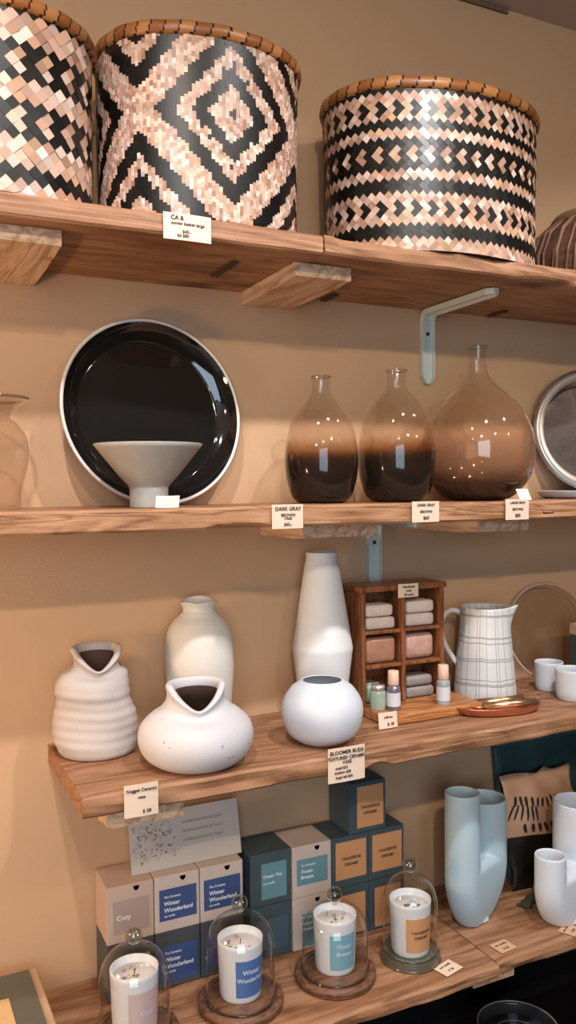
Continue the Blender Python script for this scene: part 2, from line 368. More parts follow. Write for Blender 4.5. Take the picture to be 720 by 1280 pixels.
# ------------------------------------------------------------------ woven baskets
TAN = [(.76,.61,.53), (.80,.66,.58), (.70,.53,.44), (.82,.72,.66), (.73,.57,.44)]
BLK = [(.022,.020,.018), (.040,.034,.028), (.014,.016,.014), (.060,.040,.030), (.028,.034,.028)]
CAN = [(.62,.40,.22), (.70,.47,.28), (.56,.34,.17)]
def ell(a, rx, ry, e=2.3):
    c, s = math.cos(a), math.sin(a); return Vector((rx*abs(c)**(2/e)*(1 if c > 0 else -1), ry*abs(s)**(2/e)*(1 if s > 0 else -1), 0))
def cell(bm, lay, pts, col):
    f = bm.faces.new([bm.verts.new(p) for p in pts])
    for lp in f.loops: lp[lay] = (*col, 1)
def basket_rim(t, rx, ry, z, h, e):
    bm = BM(); lay = bm.loops.layers.color.new('Col'); n = 360; sec = [(-.001, -h), (.0045, -h+.002), (.0065, -h*.5), (.0045, -.002), (0, 0), (-.006, -.002), (-.0075, -h*.6), (-.006, -h)]
    rings = []
    for i in range(n):
        a = 2*PI*i/n; p = ell(a, rx, ry, e); q = ell(a+.01, rx, ry, e)-ell(a-.01, rx, ry, e); nn = Vector((q.y, -q.x, 0)).normalized()
        wob = .0006*math.sin(a*7)+.0005*math.sin(a*19+1)
        rings.append([bm.verts.new(p+nn*d_+Vector((0, 0, z+zz+wob))) for d_, zz in sec])
    for i in range(n):
        for j in range(8):
            f = bm.faces.new((rings[i][j], rings[(i+1) % n][j], rings[(i+1) % n][(j+1) % 8], rings[i][(j+1) % 8]))
            ph = (i + (4-j)*1.25) % 8; k = int((i+(4-j)*1.25)//8)
            col = CAN[(k*7) % 3]
            if ph < 1.25: col = (.20,.09,.04)
            if j == 7: col = (.10,.05,.025)
            for lp in f.loops: lp[lay] = (*col, 1)
    return obj('rim', bm, vcol('cane_wrap', .4, .5), t, True)
def basket_shell(t, rx, ry, h, e, taper):
    bm = BM(); n = 96; rows = []
    for z, k in ((.002, 1), (h, 1), (h, .97), (.006, .97)):
        rows.append([bm.verts.new(ell(2*PI*i/n, (rx-.003)*k*taper(z/h), (ry-.003)*k*taper(z/h), e)+Vector((0, 0, z))) for i in range(n)])
    for A, B in zip(rows, rows[1:]):
        for i in range(n): bm.faces.new((A[i], A[(i+1) % n], B[(i+1) % n], B[i]))
    bm.faces.new(rows[0]); bm.faces.new(rows[-1])
    return obj('liner', bm, mat('basket_liner', (.10,.06,.04), .9), t)
def arc_table(rx, ry, e, n):
    """n+1 angles evenly spaced by arc length, starting at the back"""
    N = 2000; L = [0]; A = [PI/2+2*PI*i/N for i in range(N+1)]; P = [ell(a, rx, ry, e) for a in A]
    for i in range(N): L.append(L[-1]+(P[i+1]-P[i]).length)
    out = []; j = 0
    for k in range(n+1):
        s = L[-1]*k/n
        while j < N and L[j+1] < s: j += 1
        f = (s-L[j])/max(1e-9, L[min(j+1, N)]-L[j]); out.append(A[j]+(A[min(j+1, N)]-A[j])*f)
    return out, L[-1]
def diamond_basket(loc, rotz, rx, ry, h, n, rows, pattern, label, group, e=2.2, taper=lambda t: 1, rnd=None):
    t = thing('woven_basket', label, 'basket', loc, rotz, group); rnd = rnd or random.Random(3)
    basket_shell(t, rx, ry, h-.004, e, taper)
    ang, per = arc_table(rx, ry, e, n*2); bm = BM(); lay = bm.loops.layers.color.new('Col'); dz = h/rows
    def P(k, z, off):
        a = ang[k % (2*n)]; z = min(max(z, .001), h-.002); p = ell(a, rx, ry, e)*taper(z/h); u = p.normalized(); return Vector((p.x, p.y, z))+u*off
    for r in range(-1, rows+1):
        zc = h-(r+.5)*dz
        for i in range(n):
            k = 2*i+(r % 2); col_b = pattern(r, i, k)
            col = rnd.choice(BLK if col_b else TAN); s_ = 1+rnd.uniform(-.14, .14); col = [c*s_ for c in col]
            o1, o2 = rnd.uniform(0, .0012), rnd.uniform(0, .0012); ti = .0014 if (i+r) % 2 else -.0002
            g = 1.0
            cell(bm, lay, [P(k-1, zc, o1), P(k, zc-dz*g, o2+.0004), P(k+1, zc, o1+ti*.6), P(k, zc+dz*g, o2+ti*.4)], col)
    obj('weave', bm, vcol('palm_weave', .38, .5), t, 'keep')
    basket_rim(t, rx+.001, ry+.001, h+.004, .019, e); return t
def pat3(r, i, k):
    tanrow = lambda: False
    if r in (1, 2, 9, 10, 22, 23, 24, 32, 33, 34): return True
    def chev(c, flip):
        o = (k//2) % 2 if r % 2 == 0 else ((k-1)//2) % 2
        if r % 2 == c % 2 : return (k//2) % 2 == (1 if not flip else 0)
        return (k//2) % 2 == 0 and abs(r-c) == 1
    if r in (5, 6, 7): return chev(6, False)
    if 13 <= r <= 19: return not (chev(16, True) if r in (15, 16, 17) else False)
    if r in (27, 28, 29): return chev(28, False)
    return False
def pat1(r, i, k):
    if r in (0, 1, 23, 24): return True
    def chev(c):
        if r == c: return (k//2) % 2 == 1
        return abs(r-c) == 1 and (k//2) % 2 == 1
    if 6 <= r <= 10: return not chev(8)
    if 14 <= r <= 18: return not chev(16)
    if r in (5, 11, 13, 19): return False
    return False
def zt(px, py, Y): return at(px, py, Y)[2]
B3 = at(541, 600, -.135); B2 = at(254, 600, -.135); B1 = at(-9, 600, -.135)
tp = lambda t: 1.0+.0*t
diamond_basket((B3[0], -.135, Z1+.001), 0, .195, .132, .262, 78, 38, pat3, 'wide drum shaped basket with rows of small dark chevrons, largest on the top shelf', 'woven baskets', 2.1, lambda t: .985+.02*t)
diamond_basket((B1[0], -.135, Z1+.001), 0, .140, .120, .238, 44, 27, pat1, 'black and tan woven basket cut off by the left edge, on the top shelf', 'woven baskets', 2.05, lambda t: .97+.03*t, random.Random(5))
def stick_basket(loc, rx, ry, h, label):
    t = thing('woven_basket', label, 'basket', loc, 0, 'woven baskets'); e = 2.2; rnd = random.Random(11); taper = lambda q: .975+.03*q
    basket_shell(t, rx, ry, h-.004, e, taper)
    n = 168; ang, per = arc_table(rx, ry, e, n); bm = BM(); lay = bm.loops.layers.color.new('Col'); nz = 36; dz = h/nz; wc = per/n
    i0 = None; tgt = -PI/2+.02; best = min(range(n), key=lambda i: abs((ang[i]-2*PI)-tgt)); U = .131; V = .150; zc0 = h-.112
    for i in range(n):
        for j in range(-1, nz+1):
            st = (i % 2)*.5
            z0, z1 = (j+st)*dz, (j+1+st)*dz; z = (z0+z1)/2
            u = abs(((i-best+.5)*wc/U+1) % 2-1); v = abs(((z-zc0)/V+1) % 2-1); d = u+v
            if d > 1: d = 2-d
            dark = d < .05 or .27 < d < .44 or .62 < d < .82
            if .44 <= d <= .5 and rnd.random() < .2: dark = True
            col = rnd.choice(BLK if dark else TAN[:4]); s_ = 1+rnd.uniform(-.16, .16)
            z0 = min(max(z0, .001), h-.002); z1 = min(max(z1, .001), h-.002)
            if z1-z0 < 1e-4: continue
            o1, o2 = rnd.uniform(0, .0012), rnd.uniform(0, .0012); pts = []
            for kk, zz, oo in ((i, z0, o1), (i+1, z0, o2), (i+1, z1, o1+.0006), (i, z1, o2+.0006)):
                p = ell(ang[kk], rx, ry, e)*taper(zz/h); pts.append(Vector((p.x, p.y, zz))+p.normalized()*oo)
            cell(bm, lay, pts, [c*s_ for c in col])
    obj('weave', bm, vcol('palm_weave'), t, 'keep'); basket_rim(t, rx+.001, ry+.001, h+.004, .019, e); return t
stick_basket((B2[0], -.135, Z1+.001), .149, .122, .258, 'tall basket woven in black and cream concentric diamonds, second from left on the top shelf')
# brown coiled basket at the right edge
t = thing('coiled_basket', 'dark brown basket of bent strands at the right end of the top shelf', 'basket', (1.265, -.125, Z1+.002)); 
bm = BM(); lathe(bm, vessel([(.09, 0), (.125, .012), (.138, .055), (.130, .10), (.10, .135), (.085, .142)], .006), 60); obj('body', bm, mat('brown_reed', (.15,.07,.04), .7, bump=.8, bscale=30, var=.4, vscale=20, stretch=(1,1,6)), t, True)
bm = BM(); rnd = random.Random(9)
for k in range(46):
    a0 = 2*PI*k/46+rnd.uniform(-.04, .04); tw = rnd.uniform(.1, .25)
    tube(bm, [Vector((math.cos(a0+tw*s)*r, math.sin(a0+tw*s)*r, z)) for s, r, z in ((0, .115, .004), (.25, .139, .03), (.5, .142, .07), (.75, .128, .112), (1, .09, .145))], .0028 if k % 3 else .004, 6)
obj('strands', bm, mat('brown_strand', (.22,.11,.065), .6, var=.35, vscale=25), t, True)
bm = BM(); lathe(bm, [(.092, .138), (.098, .146), (.092, .154), (.084, .146), (.092, .138)], 48); obj('rim', bm, mat('reed_rim', (.36,.22,.10), .6), t, True)

# ------------------------------------------------------------------ price tags
PAPER = mat('tag_paper', (.78,.60,.46), .75, spec=.2, var=.04, vscale=20)
def price_tag(loc, w, h, lines, label, rot=(0, 0, 0), m=PAPER, yaw=0, lean=0, size=None, cat='price tag', name='price_tag'):
    t = thing(name, label, cat, loc, yaw, 'handwritten price tags' if name == 'price_tag' else None); t.rotation_euler = (lean, rot[1], yaw)
    bm = BM(); nx = 6; cur = .0012
    V = [[bm.verts.new((-w/2+w*i/nx, y_+cur*math.cos(PI*(i/nx-.5))*-1, z_)) for i in range(nx+1)] for (y_, z_) in ((0, 0), (0, h), (.0006, h), (.0006, 0))]
    for a in range(4):
        for i in range(nx): bm.faces.new((V[a][i], V[a][i+1], V[(a+1) % 4][i+1], V[(a+1) % 4][i]))
    bm.faces.new([V[a][0] for a in range(4)]); bm.faces.new([V[a][nx] for a in range(4)][::-1])
    obj('card', bm, m, t)
    for s, zf, sz, xo in lines:
        text(s, sz, t, (xo*w, -cur-.0006, h*zf), FRONT, INK, 'lettering')
    return t
YF = -D-.004
def tagpos(x0, y0, x1, y1, Y=YF):
    a, b_ = at(x0, y0, Y), at(x1, y1, Y); return ((a[0]+b_[0])/2, Y, min(a[2], b_[2])), abs(b_[0]-a[0]), abs(a[2]-b_[2])
def mk(px, lines, label, Y=YF, **k):
    p, w_, h_ = tagpos(*px, Y); return price_tag(p, w_, h_, lines, label, **k)
mk((204, 264, 264, 305), [('CA &', .82, .008, -.22), ('woven basket large', .62, .006, 0), ('$45.-', .32, .006, -.02), ('lid $80', .16, .006, -.1)], 'cream price tag on the top shelf edge below the diamond patterned basket')
Y2 = -D2-.006
mk((340, 631, 379, 660), [('DARK GRAY', .82, .0075, 0), ('BROWN', .56, .006, 0), ('VASE', .42, .0055, 0), ('$65.-', .17, .0065, 0)], 'price tag on second shelf edge under the leftmost smoky vase', Y2)
mk((515, 627, 549, 652), [('DARK GRAY', .82, .006, 0), ('BROWN', .5, .006, 0), ('$65', .2, .0075, 0)], 'price tag on second shelf edge under the middle smoky vase', Y2)
mk((632, 624, 661, 649), [('LARGE GRAY', .82, .0055, 0), ('BROWN', .5, .006, 0), ('$85', .2, .0075, 0)], 'price tag on second shelf edge under the large smoky vase', Y2)
mk((155, 983, 198, 1016), [('Nugget Ceramic', .82, .0062, 0), ('vase', .6, .006, 0), ('$ 38', .15, .0065, .15)], 'price tag on the left end of the third shelf')
mk((410, 937, 456, 972), [('BLOOMER BUDS', .86, .0078, 0), ('TEXTURED CERAMIC', .70, .0068, 0), ('VASE', .57, .007, 0), ('small $22', .42, .0055, -.15), ('medium $28', .29, .0055, -.12), ('large tall $36', .15, .0055, -.08)], 'largest handwritten price tag, on third shelf edge below the round white vase')
# bright white card beside the bowl
p = at(209, 638, -.215); price_tag((p[0], -.215, .0006), .034, .017, [], 'small blank white card glaring beside the foot of the grey bowl', m=mat('white_card', (.92,.9,.86), .35), cat='card', name='white_card', lean=.25)
# small dark staple on the second shelf edge
bm = BM(); tube(bm, [(-.011, 0, .003), (-.011, 0, 0), (.011, 0, 0), (.011, 0, .003)], .0009, 6)
p = at(686, 641, Y2+.004); tag(obj('staple', bm, mat('dark_screw'), loc=(p[0], -D2-.0015, p[2]), smooth=True), 'thin dark staple in the second shelf edge near its right end', 'staple')

# ------------------------------------------------------------------ second shelf
# big dark plate leaning on the wall
pc = at(198, 517, -.055); PR = .152
t = thing('dinner_plate', 'large round black glazed plate with pale rim standing upright against the wall', 'plate', (pc[0], -.072, .0005)); t.rotation_euler = (-.17, 0, .10)
def plate(t, R, depth, lip, mo, mi_, moname='dish'):
    # axis along local y, standing on its edge (z up); front faces -y
    prof_o = [(0, depth), (R*.55, depth), (R*.82, depth*.85), (R*.97, .004), (R, 0)]
    prof_i = [(R, 0), (R-lip*.5, -.0015), (R-lip, .0005), (R*.90, depth*.40), (R*.80, depth*.72), (R*.70, depth*.80), (0, depth*.80)]
    for nm, pr, mt in (('rim', sm(prof_o, 4)+[(R-lip*.5, -.0015), (R-lip, .0012)], mo), ('glazed_face', sm(prof_i[2:], 5), mi_)):
        bm = BM(); lathe(bm, pr, 96)
        bmesh.ops.transform(bm, matrix=Matrix.Translation((0, 0, R)) @ Matrix.Rotation(-PI/2, 4, 'X'), verts=bm.verts)
        obj(nm, bm, mt, t, True)
plate(t, PR, .030, .006, mat('pale_glaze', (.72,.62,.55), .25, spec=.5), mat('black_glaze', (.008,.008,.008), .06, spec=.6, coat=.4))
# grey bowl on a tall foot
pb = at(186, 600, -.165); k = ppm(pb)
t = thing('pedestal_bowl', 'matte grey footed bowl in front of the black plate', 'bowl', (pb[0], -.165, .0005))
sc = .93
bm = BM(); lathe(bm, vessel([(.0265, 0), (.0272, .002), (.0275, .024), (.0295, .031), (.0440, .0475), (.0775, .0895)], .0028, .028, 5), 80)
obj('body', bm, mat('grey_stone', (.36,.34,.31), .55, spec=.3, bump=.05, bscale=300, var=.04, vscale=60), t, True)
# smoky vases
def smoke_vase(px, pw, Y, prof, label, grad, nm, zmax):
    P_ = at(px, 600, Y); t = thing('glass_vase', label, 'vase', (P_[0], Y, .001), 0, 'smoky gradient glass vases')
    bm = BM(); pr = sm(prof, 7); inner = [(max(r-.0018, .0005), z) for r, z in reversed(pr) if z > .004]
    lathe(bm, [(0, pr[0][1])]+pr+[(pr[-1][0]-.0009, pr[-1][1]+.0008)]+[(0, .004)][:0], 72)
    obj('body', bm, glass(nm, grad=grad, zmax=zmax, refl=1.15), t, True)
    bm = BM(); rr, zz = pr[-1]; lathe(bm, [(rr-.0012, zz-.001), (rr+.0006, zz-.0006), (rr+.0008, zz+.0008), (rr-.0008, zz+.0012), (rr-.0016, zz), (rr-.0012, zz-.001)], 48)
    obj('lip', bm, glass('lip_glass', (.75,.74,.72), refl=2.5), t, True); return t
G1 = dict(trans=[(0,(.06,.04,.03)),(.30,(.25,.15,.09)),(.40,(.70,.52,.38)),(.52,(.93,.88,.83)),(1,(.95,.94,.93))], coat=[(0,(.010,.008,.008)),(.38,(.03,.018,.012)),(.55,(.30,.16,.08))], opac=[(0,.97),(.25,.95),(.33,.66),(.42,.10),(.50,.0)], metal=.1)
G3 = dict(trans=[(0,(.12,.06,.04)),(.2,(.55,.38,.27)),(.42,(.84,.70,.58)),(.56,(.93,.88,.82)),(1,(.95,.94,.93))], coat=[(0,(.018,.012,.010)),(.12,(.08,.04,.025)),(.22,(.42,.24,.14)),(.52,(.66,.45,.32))], opac=[(0,.96),(.10,.82),(.20,.42),(.38,.22),(.50,.05),(.58,0)], metal=.25)
V1 = [(.035, 0), (.048, .010), (.0575, .040), (.0600, .072), (.0575, .100), (.048, .135), (.032, .160), (.019, .174), (.0155, .182), (.0152, .196), (.0168, .205)]
smoke_vase(402, 0, -.125, V1, 'leftmost smoky glass vase, small, dark lower half, beside the black plate', G1, 'smoke_small', .205)
smoke_vase(496, 0, -.125, [(r*1.11, z*1.085) for r, z in V1], 'middle smoky glass vase with dark lower half between two others', G1, 'smoke_mid', .222)
V3 = [(.045, 0), (.065, .008), (.092, .040), (.1015, .085), (.097, .125), (.078, .165), (.052, .193), (.030, .212), (.0185, .230), (.0165, .245), (.0162, .262), (.0185, .277)]
smoke_vase(597, 0, -.110, V3, 'largest smoky glass vase, round amber brown body, at right', G3, 'smoke_large', .277)
# clear glass vase at the far left
P_ = at(14, 600, -.10); t = thing('glass_carafe', 'clear waisted glass vase cut off by the left edge, on second shelf', 'vase', (P_[0]-.030, -.10, .001))
bm = BM(); lathe(bm, sm([(0, .002), (.040, 0), (.043, .006), (.046, .03), (.055, .07), (.052, .10), (.040, .118), (.030, .128), (.044, .144), (.056, .152)], 5), 64); obj('body', bm, glass('clear_glass', (.90,.87,.84), refl=1.4), t, True)
bm = BM(); lathe(bm, [(.0555, .151), (.058, .151), (.058, .155), (.0550, .155), (.0555, .151)], 48); obj('lip', bm, glass('lip_glass'), t, True)
# silvery dish at the right
p_ = at(735, 530, -.085)
t = thing('silver_dish', 'shiny silver glass dish standing upright at the right end of second shelf', 'dish', (1.295, -.085, .012)); t.rotation_euler = (-.14, 0, -.35)
plate(t, .128, .045, .022, mat('silver_edge', (.50,.45,.42), .22, metal=.6), mat('silver_glaze', (.42,.37,.36), .16, metal=.9, bump=.5, bscale=14))
t = thing('glass_tray', 'flat bluish glass tray in front of the silver dish, right end of second shelf', 'tray', (1.235, -.125, .001))
bm = BM(); lathe(bm, vessel([(.085, 0), (.095, .004), (.102, .014)], .003, .003, 4), 56); obj('dish', bm, mat('blue_glass', (.55,.60,.68), .1, spec=.8), t, True)
t = tag(obj('folded_card', box(BM(), -.014, .014, -.0006, .0006, 0, .022, .0002), mat('white_card'), loc=(at(655, 610, -.20)[0], -.205, .001), rot=(-.5, 0, .1)), 'small white folded card at the foot of the largest smoky vase', 'card')

# ------------------------------------------------------------------ third shelf
CER = mat('white_bisque', (.50,.445,.42), .62, spec=.3, bump=.12, bscale=220, var=.03, vscale=30)
def speck():
    m = mat('speckled_white', (.62,.60,.62), .6, spec=.3, bump=.1, bscale=200); nt = m.node_tree; b_ = nt.nodes['Principled BSDF']
    tc = nt.nodes.new('ShaderNodeTexCoord'); v = nt.nodes.new('ShaderNodeTexVoronoi'); v.inputs['Scale'].default_value = 95; nt.links.new(tc.outputs['Object'], v.inputs['Vector'])
    r = nt.nodes.new('ShaderNodeValToRGB'); r.color_ramp.elements[0].position = .09; r.color_ramp.elements[0].color = (.20,.13,.10,1); r.color_ramp.elements[1].position = .15; r.color_ramp.elements[1].color = (.62,.60,.62,1)
    # only some of the cells carry a speck
    n = nt.nodes.new('ShaderNodeTexNoise'); n.inputs['Scale'].default_value = 16; nt.links.new(tc.outputs['Object'], n.inputs['Vector'])
    a = nt.nodes.new('ShaderNodeMath'); a.operation = 'MULTIPLY_ADD'; a.inputs[1].default_value = -1.6; a.inputs[2].default_value = 1.02; nt.links.new(n.outputs[0], a.inputs[0])
    mx = nt.nodes.new('ShaderNodeMath'); mx.operation = 'MAXIMUM'; nt.links.new(v.outputs['Distance'], mx.inputs[0]); nt.links.new(a.outputs[0], mx.inputs[1])
    nt.links.new(mx.outputs[0], r.inputs[0]); nt.links.new(r.outputs[0], b_.inputs['Base Color']); return m
SPECK = speck(); INSIDE = mat('inside_shade', (.10,.05,.035), .85)  # dark inside colour is painted shade within the vase mouths
def angd(a, b_): return (a-b_+PI) % (2*PI)-PI
CAMA = lambda x, y: math.atan2(-CD-y, -x)   # direction from a spot on a shelf towards the front left
# crumpled vase at left
X_, Y_ = .277, -.072
t = thing('ceramic_vase', 'squat crumpled white vase with ridges and notched mouth, at left end of third shelf', 'vase', (X_, Y_, Z3+.0005), 0, 'handmade white vases')
fa = CAMA(X_, Y_)
H1 = .158
def lump(v, a, i):
    z = v.z; r = math.hypot(v.x, v.y); q = z/H1
    body = max(0, min(1, (q-.02)*9))*max(0, 1-max(0, q-.62)*5)
    k = 1+body*(.010*math.sin(z*430+1.4*math.sin(a+.8)+.6*math.sin(3*a))+.03*math.sin(2*a+7*q)+.035*math.sin(a-3+11*q))
    kk = Vector((v.x*k, v.y*k, z))
    up = max(0, (q-.72)/.28); d = angd(a, fa+.1)
    kk.z -= up*.034*max(0, 1-(math.sqrt(d*d+.05)-.1)/1.25)**1.1
    kk += Vector((math.cos(fa), math.sin(fa), 0))*(.004*up)
    side = .0035*math.sin(q*7+1); kk.x += side
    return kk
pr = sm([(.050, 0), (.0575, .006), (.0615, .030), (.0600, .058), (.0545, .080), (.0560, .100), (.050, .120), (.037, .129), (.0325, .137), (.0355, .148), (.0385, .154)], 8)
pr = [(0, 0)]+pr+[(.0385, .1580), (.0360, .1610), (.0325, .1610), (.0290, .1580), (.0265, .150), (.0250, .138), (.028, .120), (.034, .095), (0, .080)]
DARKIN = mat('inside_shade')
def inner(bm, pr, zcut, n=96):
    # inside of the pot below the neck, coloured dark to stand in for shade
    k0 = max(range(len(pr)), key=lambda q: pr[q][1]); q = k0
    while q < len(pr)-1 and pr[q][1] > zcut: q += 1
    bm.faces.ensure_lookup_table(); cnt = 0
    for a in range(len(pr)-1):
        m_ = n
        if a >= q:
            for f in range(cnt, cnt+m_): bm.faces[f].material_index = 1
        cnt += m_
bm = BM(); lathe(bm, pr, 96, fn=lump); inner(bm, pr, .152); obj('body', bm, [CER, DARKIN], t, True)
# round speckled vase in front
X_, Y_ = .397, -.190
t = thing('ceramic_vase', 'low wide speckled white vase with big notched mouth, front of third shelf', 'vase', (X_, Y_, Z3+.0005), 0, 'handmade white vases')
fa2 = CAMA(X_, Y_)
def rnd_fn(v, a, i):
    z = v.z; up = max(0, (z-.066)/.052); d = angd(a, fa2+.12)
    k = 1+.012*math.sin(2*a+.5)+.01*math.sin(3*a)
    o = Vector((v.x*k, v.y*k, z)); o.z -= up*.036*max(0, 1-(math.sqrt(d*d+.05)-.1)/1.25)**1.1
    o += Vector((math.cos(fa2), math.sin(fa2), 0))*.010*up
    return o
pr = sm([(.048, 0), (.060, .003), (.076, .016), (.0835, .036), (.0800, .056), (.066, .072), (.052, .082), (.044, .092), (.0415, .102), (.0430, .113)], 8)
pr = [(0, 0)]+pr+[(.0430, .1160), (.0405, .1190), (.0365, .1190), (.0330, .1155), (.0315, .106), (.034, .094), (.040, .082), (.052, .066), (.055, .040), (.03, .012), (0, .010)]
bm = BM(); lathe(bm, pr, 96, fn=rnd_fn)
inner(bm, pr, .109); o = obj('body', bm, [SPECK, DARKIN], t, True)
# tall bottle behind
P_ = at(249, 800, -.0585)
t = thing('ceramic_vase', 'tall white bottle vase with small flared neck, behind the low round vase', 'vase', (P_[0], -.0585, Z3+.0005), 0, 'handmade white vases')
pr = [(.044, 0), (.048, .004), (.0510, .05), (.0555, .11), (.0535, .155), (.044, .180), (.031, .193), (.0262, .200), (.0262, .208), (.0300, .216)]
fa3 = CAMA(P_[0], -.064)
def tall_fn(v, a, i):
    o = v.copy()
    if v.z > .20: o.z += .003*math.cos(2*angd(a, fa3))-.006*math.exp(-(angd(a, fa3)/.6)**2)
    return o
bm = BM(); lathe(bm, vessel(pr, .004, .01, 6), 80, fn=tall_fn); obj('body', bm, mat('white_bisque2', (.66,.62,.57), .65, spec=.3, bump=.1, bscale=200, var=.03, vscale=25), t, True)
# conical vase
P_ = at(403, 800, -.060); k = ppm(P_)
t = thing('ceramic_vase', 'tallest vase, smooth matte white double cone with narrow neck', 'vase', (P_[0], -.060, Z3+.0005))
MW = mat('matte_white', (.70,.70,.71), .6, spec=.3)
pr = [(.036, 0), (.039, .003), (.0435, .045), (.0508, .105), (.0525, .118), (.0510, .130), (.0405, .195), (.0305, .258), (.0275, .272), (.0272, .284)]
bm = BM(); lathe(bm, vessel(pr, .003, .01, 5), 80); obj('body', bm, MW, t, True)
# sphere vase
P_ = sh(403, 922, Z3)
P_ = (at(403, 900, -.184)[0], -.184)
t = thing('ceramic_vase', 'smooth round white globe vase with wide open mouth, at the front of third shelf', 'vase', (P_[0], P_[1], Z3+.0005))
pr = [(.030, 0), (.038, .002), (.055, .016), (.0635, .042), (.0615, .064), (.050, .083), (.0375, .0925), (.0335, .0950)]
bm = BM(); lathe(bm, vessel(pr, .0035, .006, 7), 96); obj('body', bm, mat('globe_white', (.64,.67,.73), .5, spec=.35), t, True)

# ---- small wooden cabinet with six pigeonholes
CB = wood('cabinet_wood', (.13,.042,.018), (.22,.078,.030), (.31,.12,.05), 2.2, .38, 'Z', False)
cx0, cx1, cyf, cyb = .730, .903, -.100, -.035; zb, zt_ = Z3+.0185, -.150
yawc = .0
t = thing('display_cabinet', 'small reddish wooden cabinet with six pigeonholes on the third shelf', 'cabinet', (cx0, cyf, Z3+.0005)); W_ = cx1-cx0; Dp = cyb-cyf; H_ = zt_-Z3
th = .008
obj('plinth', box(BM(), .004, W_+.030, -.070, Dp, 0, .017, .0025), wood('tray_wood', (.30,.10,.03), (.45,.18,.06), (.56,.26,.10), 1.5, .38, 'X', False), t)
for nm, a in (('side_panel', (0, th, 0, Dp, .0175, H_-.006)), ('side_panel', (W_-th, W_, 0, Dp, .0175, H_-.006)), ('top_panel', (-.004, W_+.004, -.003, Dp+.002, H_-.0058, H_+.004)), ('back_panel', (th, W_-th, Dp-.004, Dp, .0175, H_-.006)), ('divider', (W_/2-th/2, W_/2+th/2, .001, Dp-.0045, .0175, H_-.006))):
    obj(nm, box(BM(), *a, .0012), CB, t)
zi = [H_-.006-.068, H_-.006-.068-.060]
for z in zi:
    for x0_, x1_ in ((th, W_/2-th/2), (W_/2+th/2, W_-th)): obj('shelf_board', box(BM(), x0_+.0003, x1_-.0003, .001, Dp-.0045, z-.006, z, .001), CB, t)
def soap(x, z, w_, h_, m, label, name='soap_bar', group='wrapped soaps in the small cabinet', y=.008, bev=.006, d_=.046):
    bm = BM(); box(bm, -w_/2, w_/2, 0, d_, 0, h_, min(bev, h_*.42), 0, 3)
    o = obj(name, bm, m, None, True, loc=(cx0+x, cyf+y, Z3+z+.0008)); return tag(o, label, 'soap', group)
SW = mat('soap_wrap', (.80,.66,.58), .55, var=.08, vscale=60); xl, xr = W_*.255, W_*.735; wz = W_/2-th*1.5-.010
soap(xl, zi[0], wz-.004, .021, SW, 'pale wrapped soap, lower one, in the top left pigeonhole')
soap(xl-.002, zi[0]+.0225, wz-.008, .021, SW, 'pale wrapped soap, upper one, in the top left pigeonhole')
soap(xr, zi[0], wz-.004, .022, SW, 'pale wrapped soap, lower one, in the top right pigeonhole')
soap(xr+.001, zi[0]+.0235, wz-.006, .022, SW, 'pale wrapped soap, upper one, in the top right pigeonhole')
soap(xl, zi[1], wz-.001, .046, mat('brown_wrap', (.36,.17,.11), .35, var=.15, vscale=50), 'brown wrapped soap block in the middle left pigeonhole', bev=.009)
soap(xr, zi[1], wz-.001, .047, mat('pink_brown_wrap', (.50,.29,.23), .3, var=.2, vscale=50), 'pinkish brown wrapped soap block in the middle right pigeonhole', bev=.012)
GS = mat('grey_soap', (.28,.24,.23), .5, var=.15, vscale=50)
soap(xr, .0175, wz-.004, .019, GS, 'grey wrapped soap, lower one, in the bottom right pigeonhole'); soap(xr-.002, .038, wz-.008, .018, GS, 'grey wrapped soap, upper one, in the bottom right pigeonhole')
soap(xl-.012, .0175, .034, .034, mat('jade_wrap', (.30,.38,.30), .4, var=.25, vscale=70), 'green and white wrapped soap in the bottom left pigeonhole', bev=.008)
def roller(x, y, hgt, body, label):
    t2 = thing('small_bottle', label, 'bottle', (cx0+x, cyf+y, Z3+.018), 0, 'small bottles in front of the cabinet')
    bm = BM(); lathe(bm, sm([(0, 0), (.0105, 0), (.0118, .003), (.0118, hgt*.52), (.0095, hgt*.60), (.0080, hgt*.64), (0, hgt*.64)], 4), 32); obj('bottle_body', bm, body, t2, True)
    bm = BM(); lathe(bm, [(0, hgt*.641), (.0092, hgt*.641), (.0095, hgt*.65), (.0092, hgt*.99), (.0082, hgt), (0, hgt)], 32); obj('cap', bm, mat('peach_cap', (.78,.50,.36), .45), t2, True)
    bm = BM(); lathe(bm, [(.0121, hgt*.10), (.0121, hgt*.45)], 32); obj('label', bm, mat('bottle_label', (.66,.66,.68), .5), t2, True)
roller(.040, -.036, .066, mat('violet_glass', (.16,.13,.16), .1, spec=.8), 'left small bottle with peach cap in front of the wooden cabinet')
roller(.137, -.045, .068, mat('grey_glass', (.35,.36,.38), .1, spec=.8), 'right small bottle with peach cap in front of the wooden cabinet')
t2 = thing('green_jar', 'squat green jar at the bottom left of the small wooden cabinet', 'jar', (cx0+.018, cyf-.022, Z3+.018))
bm = BM(); lathe(bm, sm([(0, 0), (.012, 0), (.0135, .003), (.0135, .028), (.011, .032), (0, .032)], 4), 32); obj('jar_body', bm, mat('green_glass', (.33,.42,.33), .15, spec=.8), t2, True)
bm = BM(); lathe(bm, [(0, .0321), (.012, .0321), (.012, .041), (0, .042)], 32); obj('lid', bm, mat('silver_lid', (.55,.5,.42), .3, metal=.6), t2, True)
price_tag((cx0+.092, cyf-.0055, -.168), .042, .024, [('Handmade', .78, .006, 0), ('soap', .5, .006, 0), ('$9 each', .2, .006, 0)], 'small price tag stuck on top front edge of wooden cabinet')
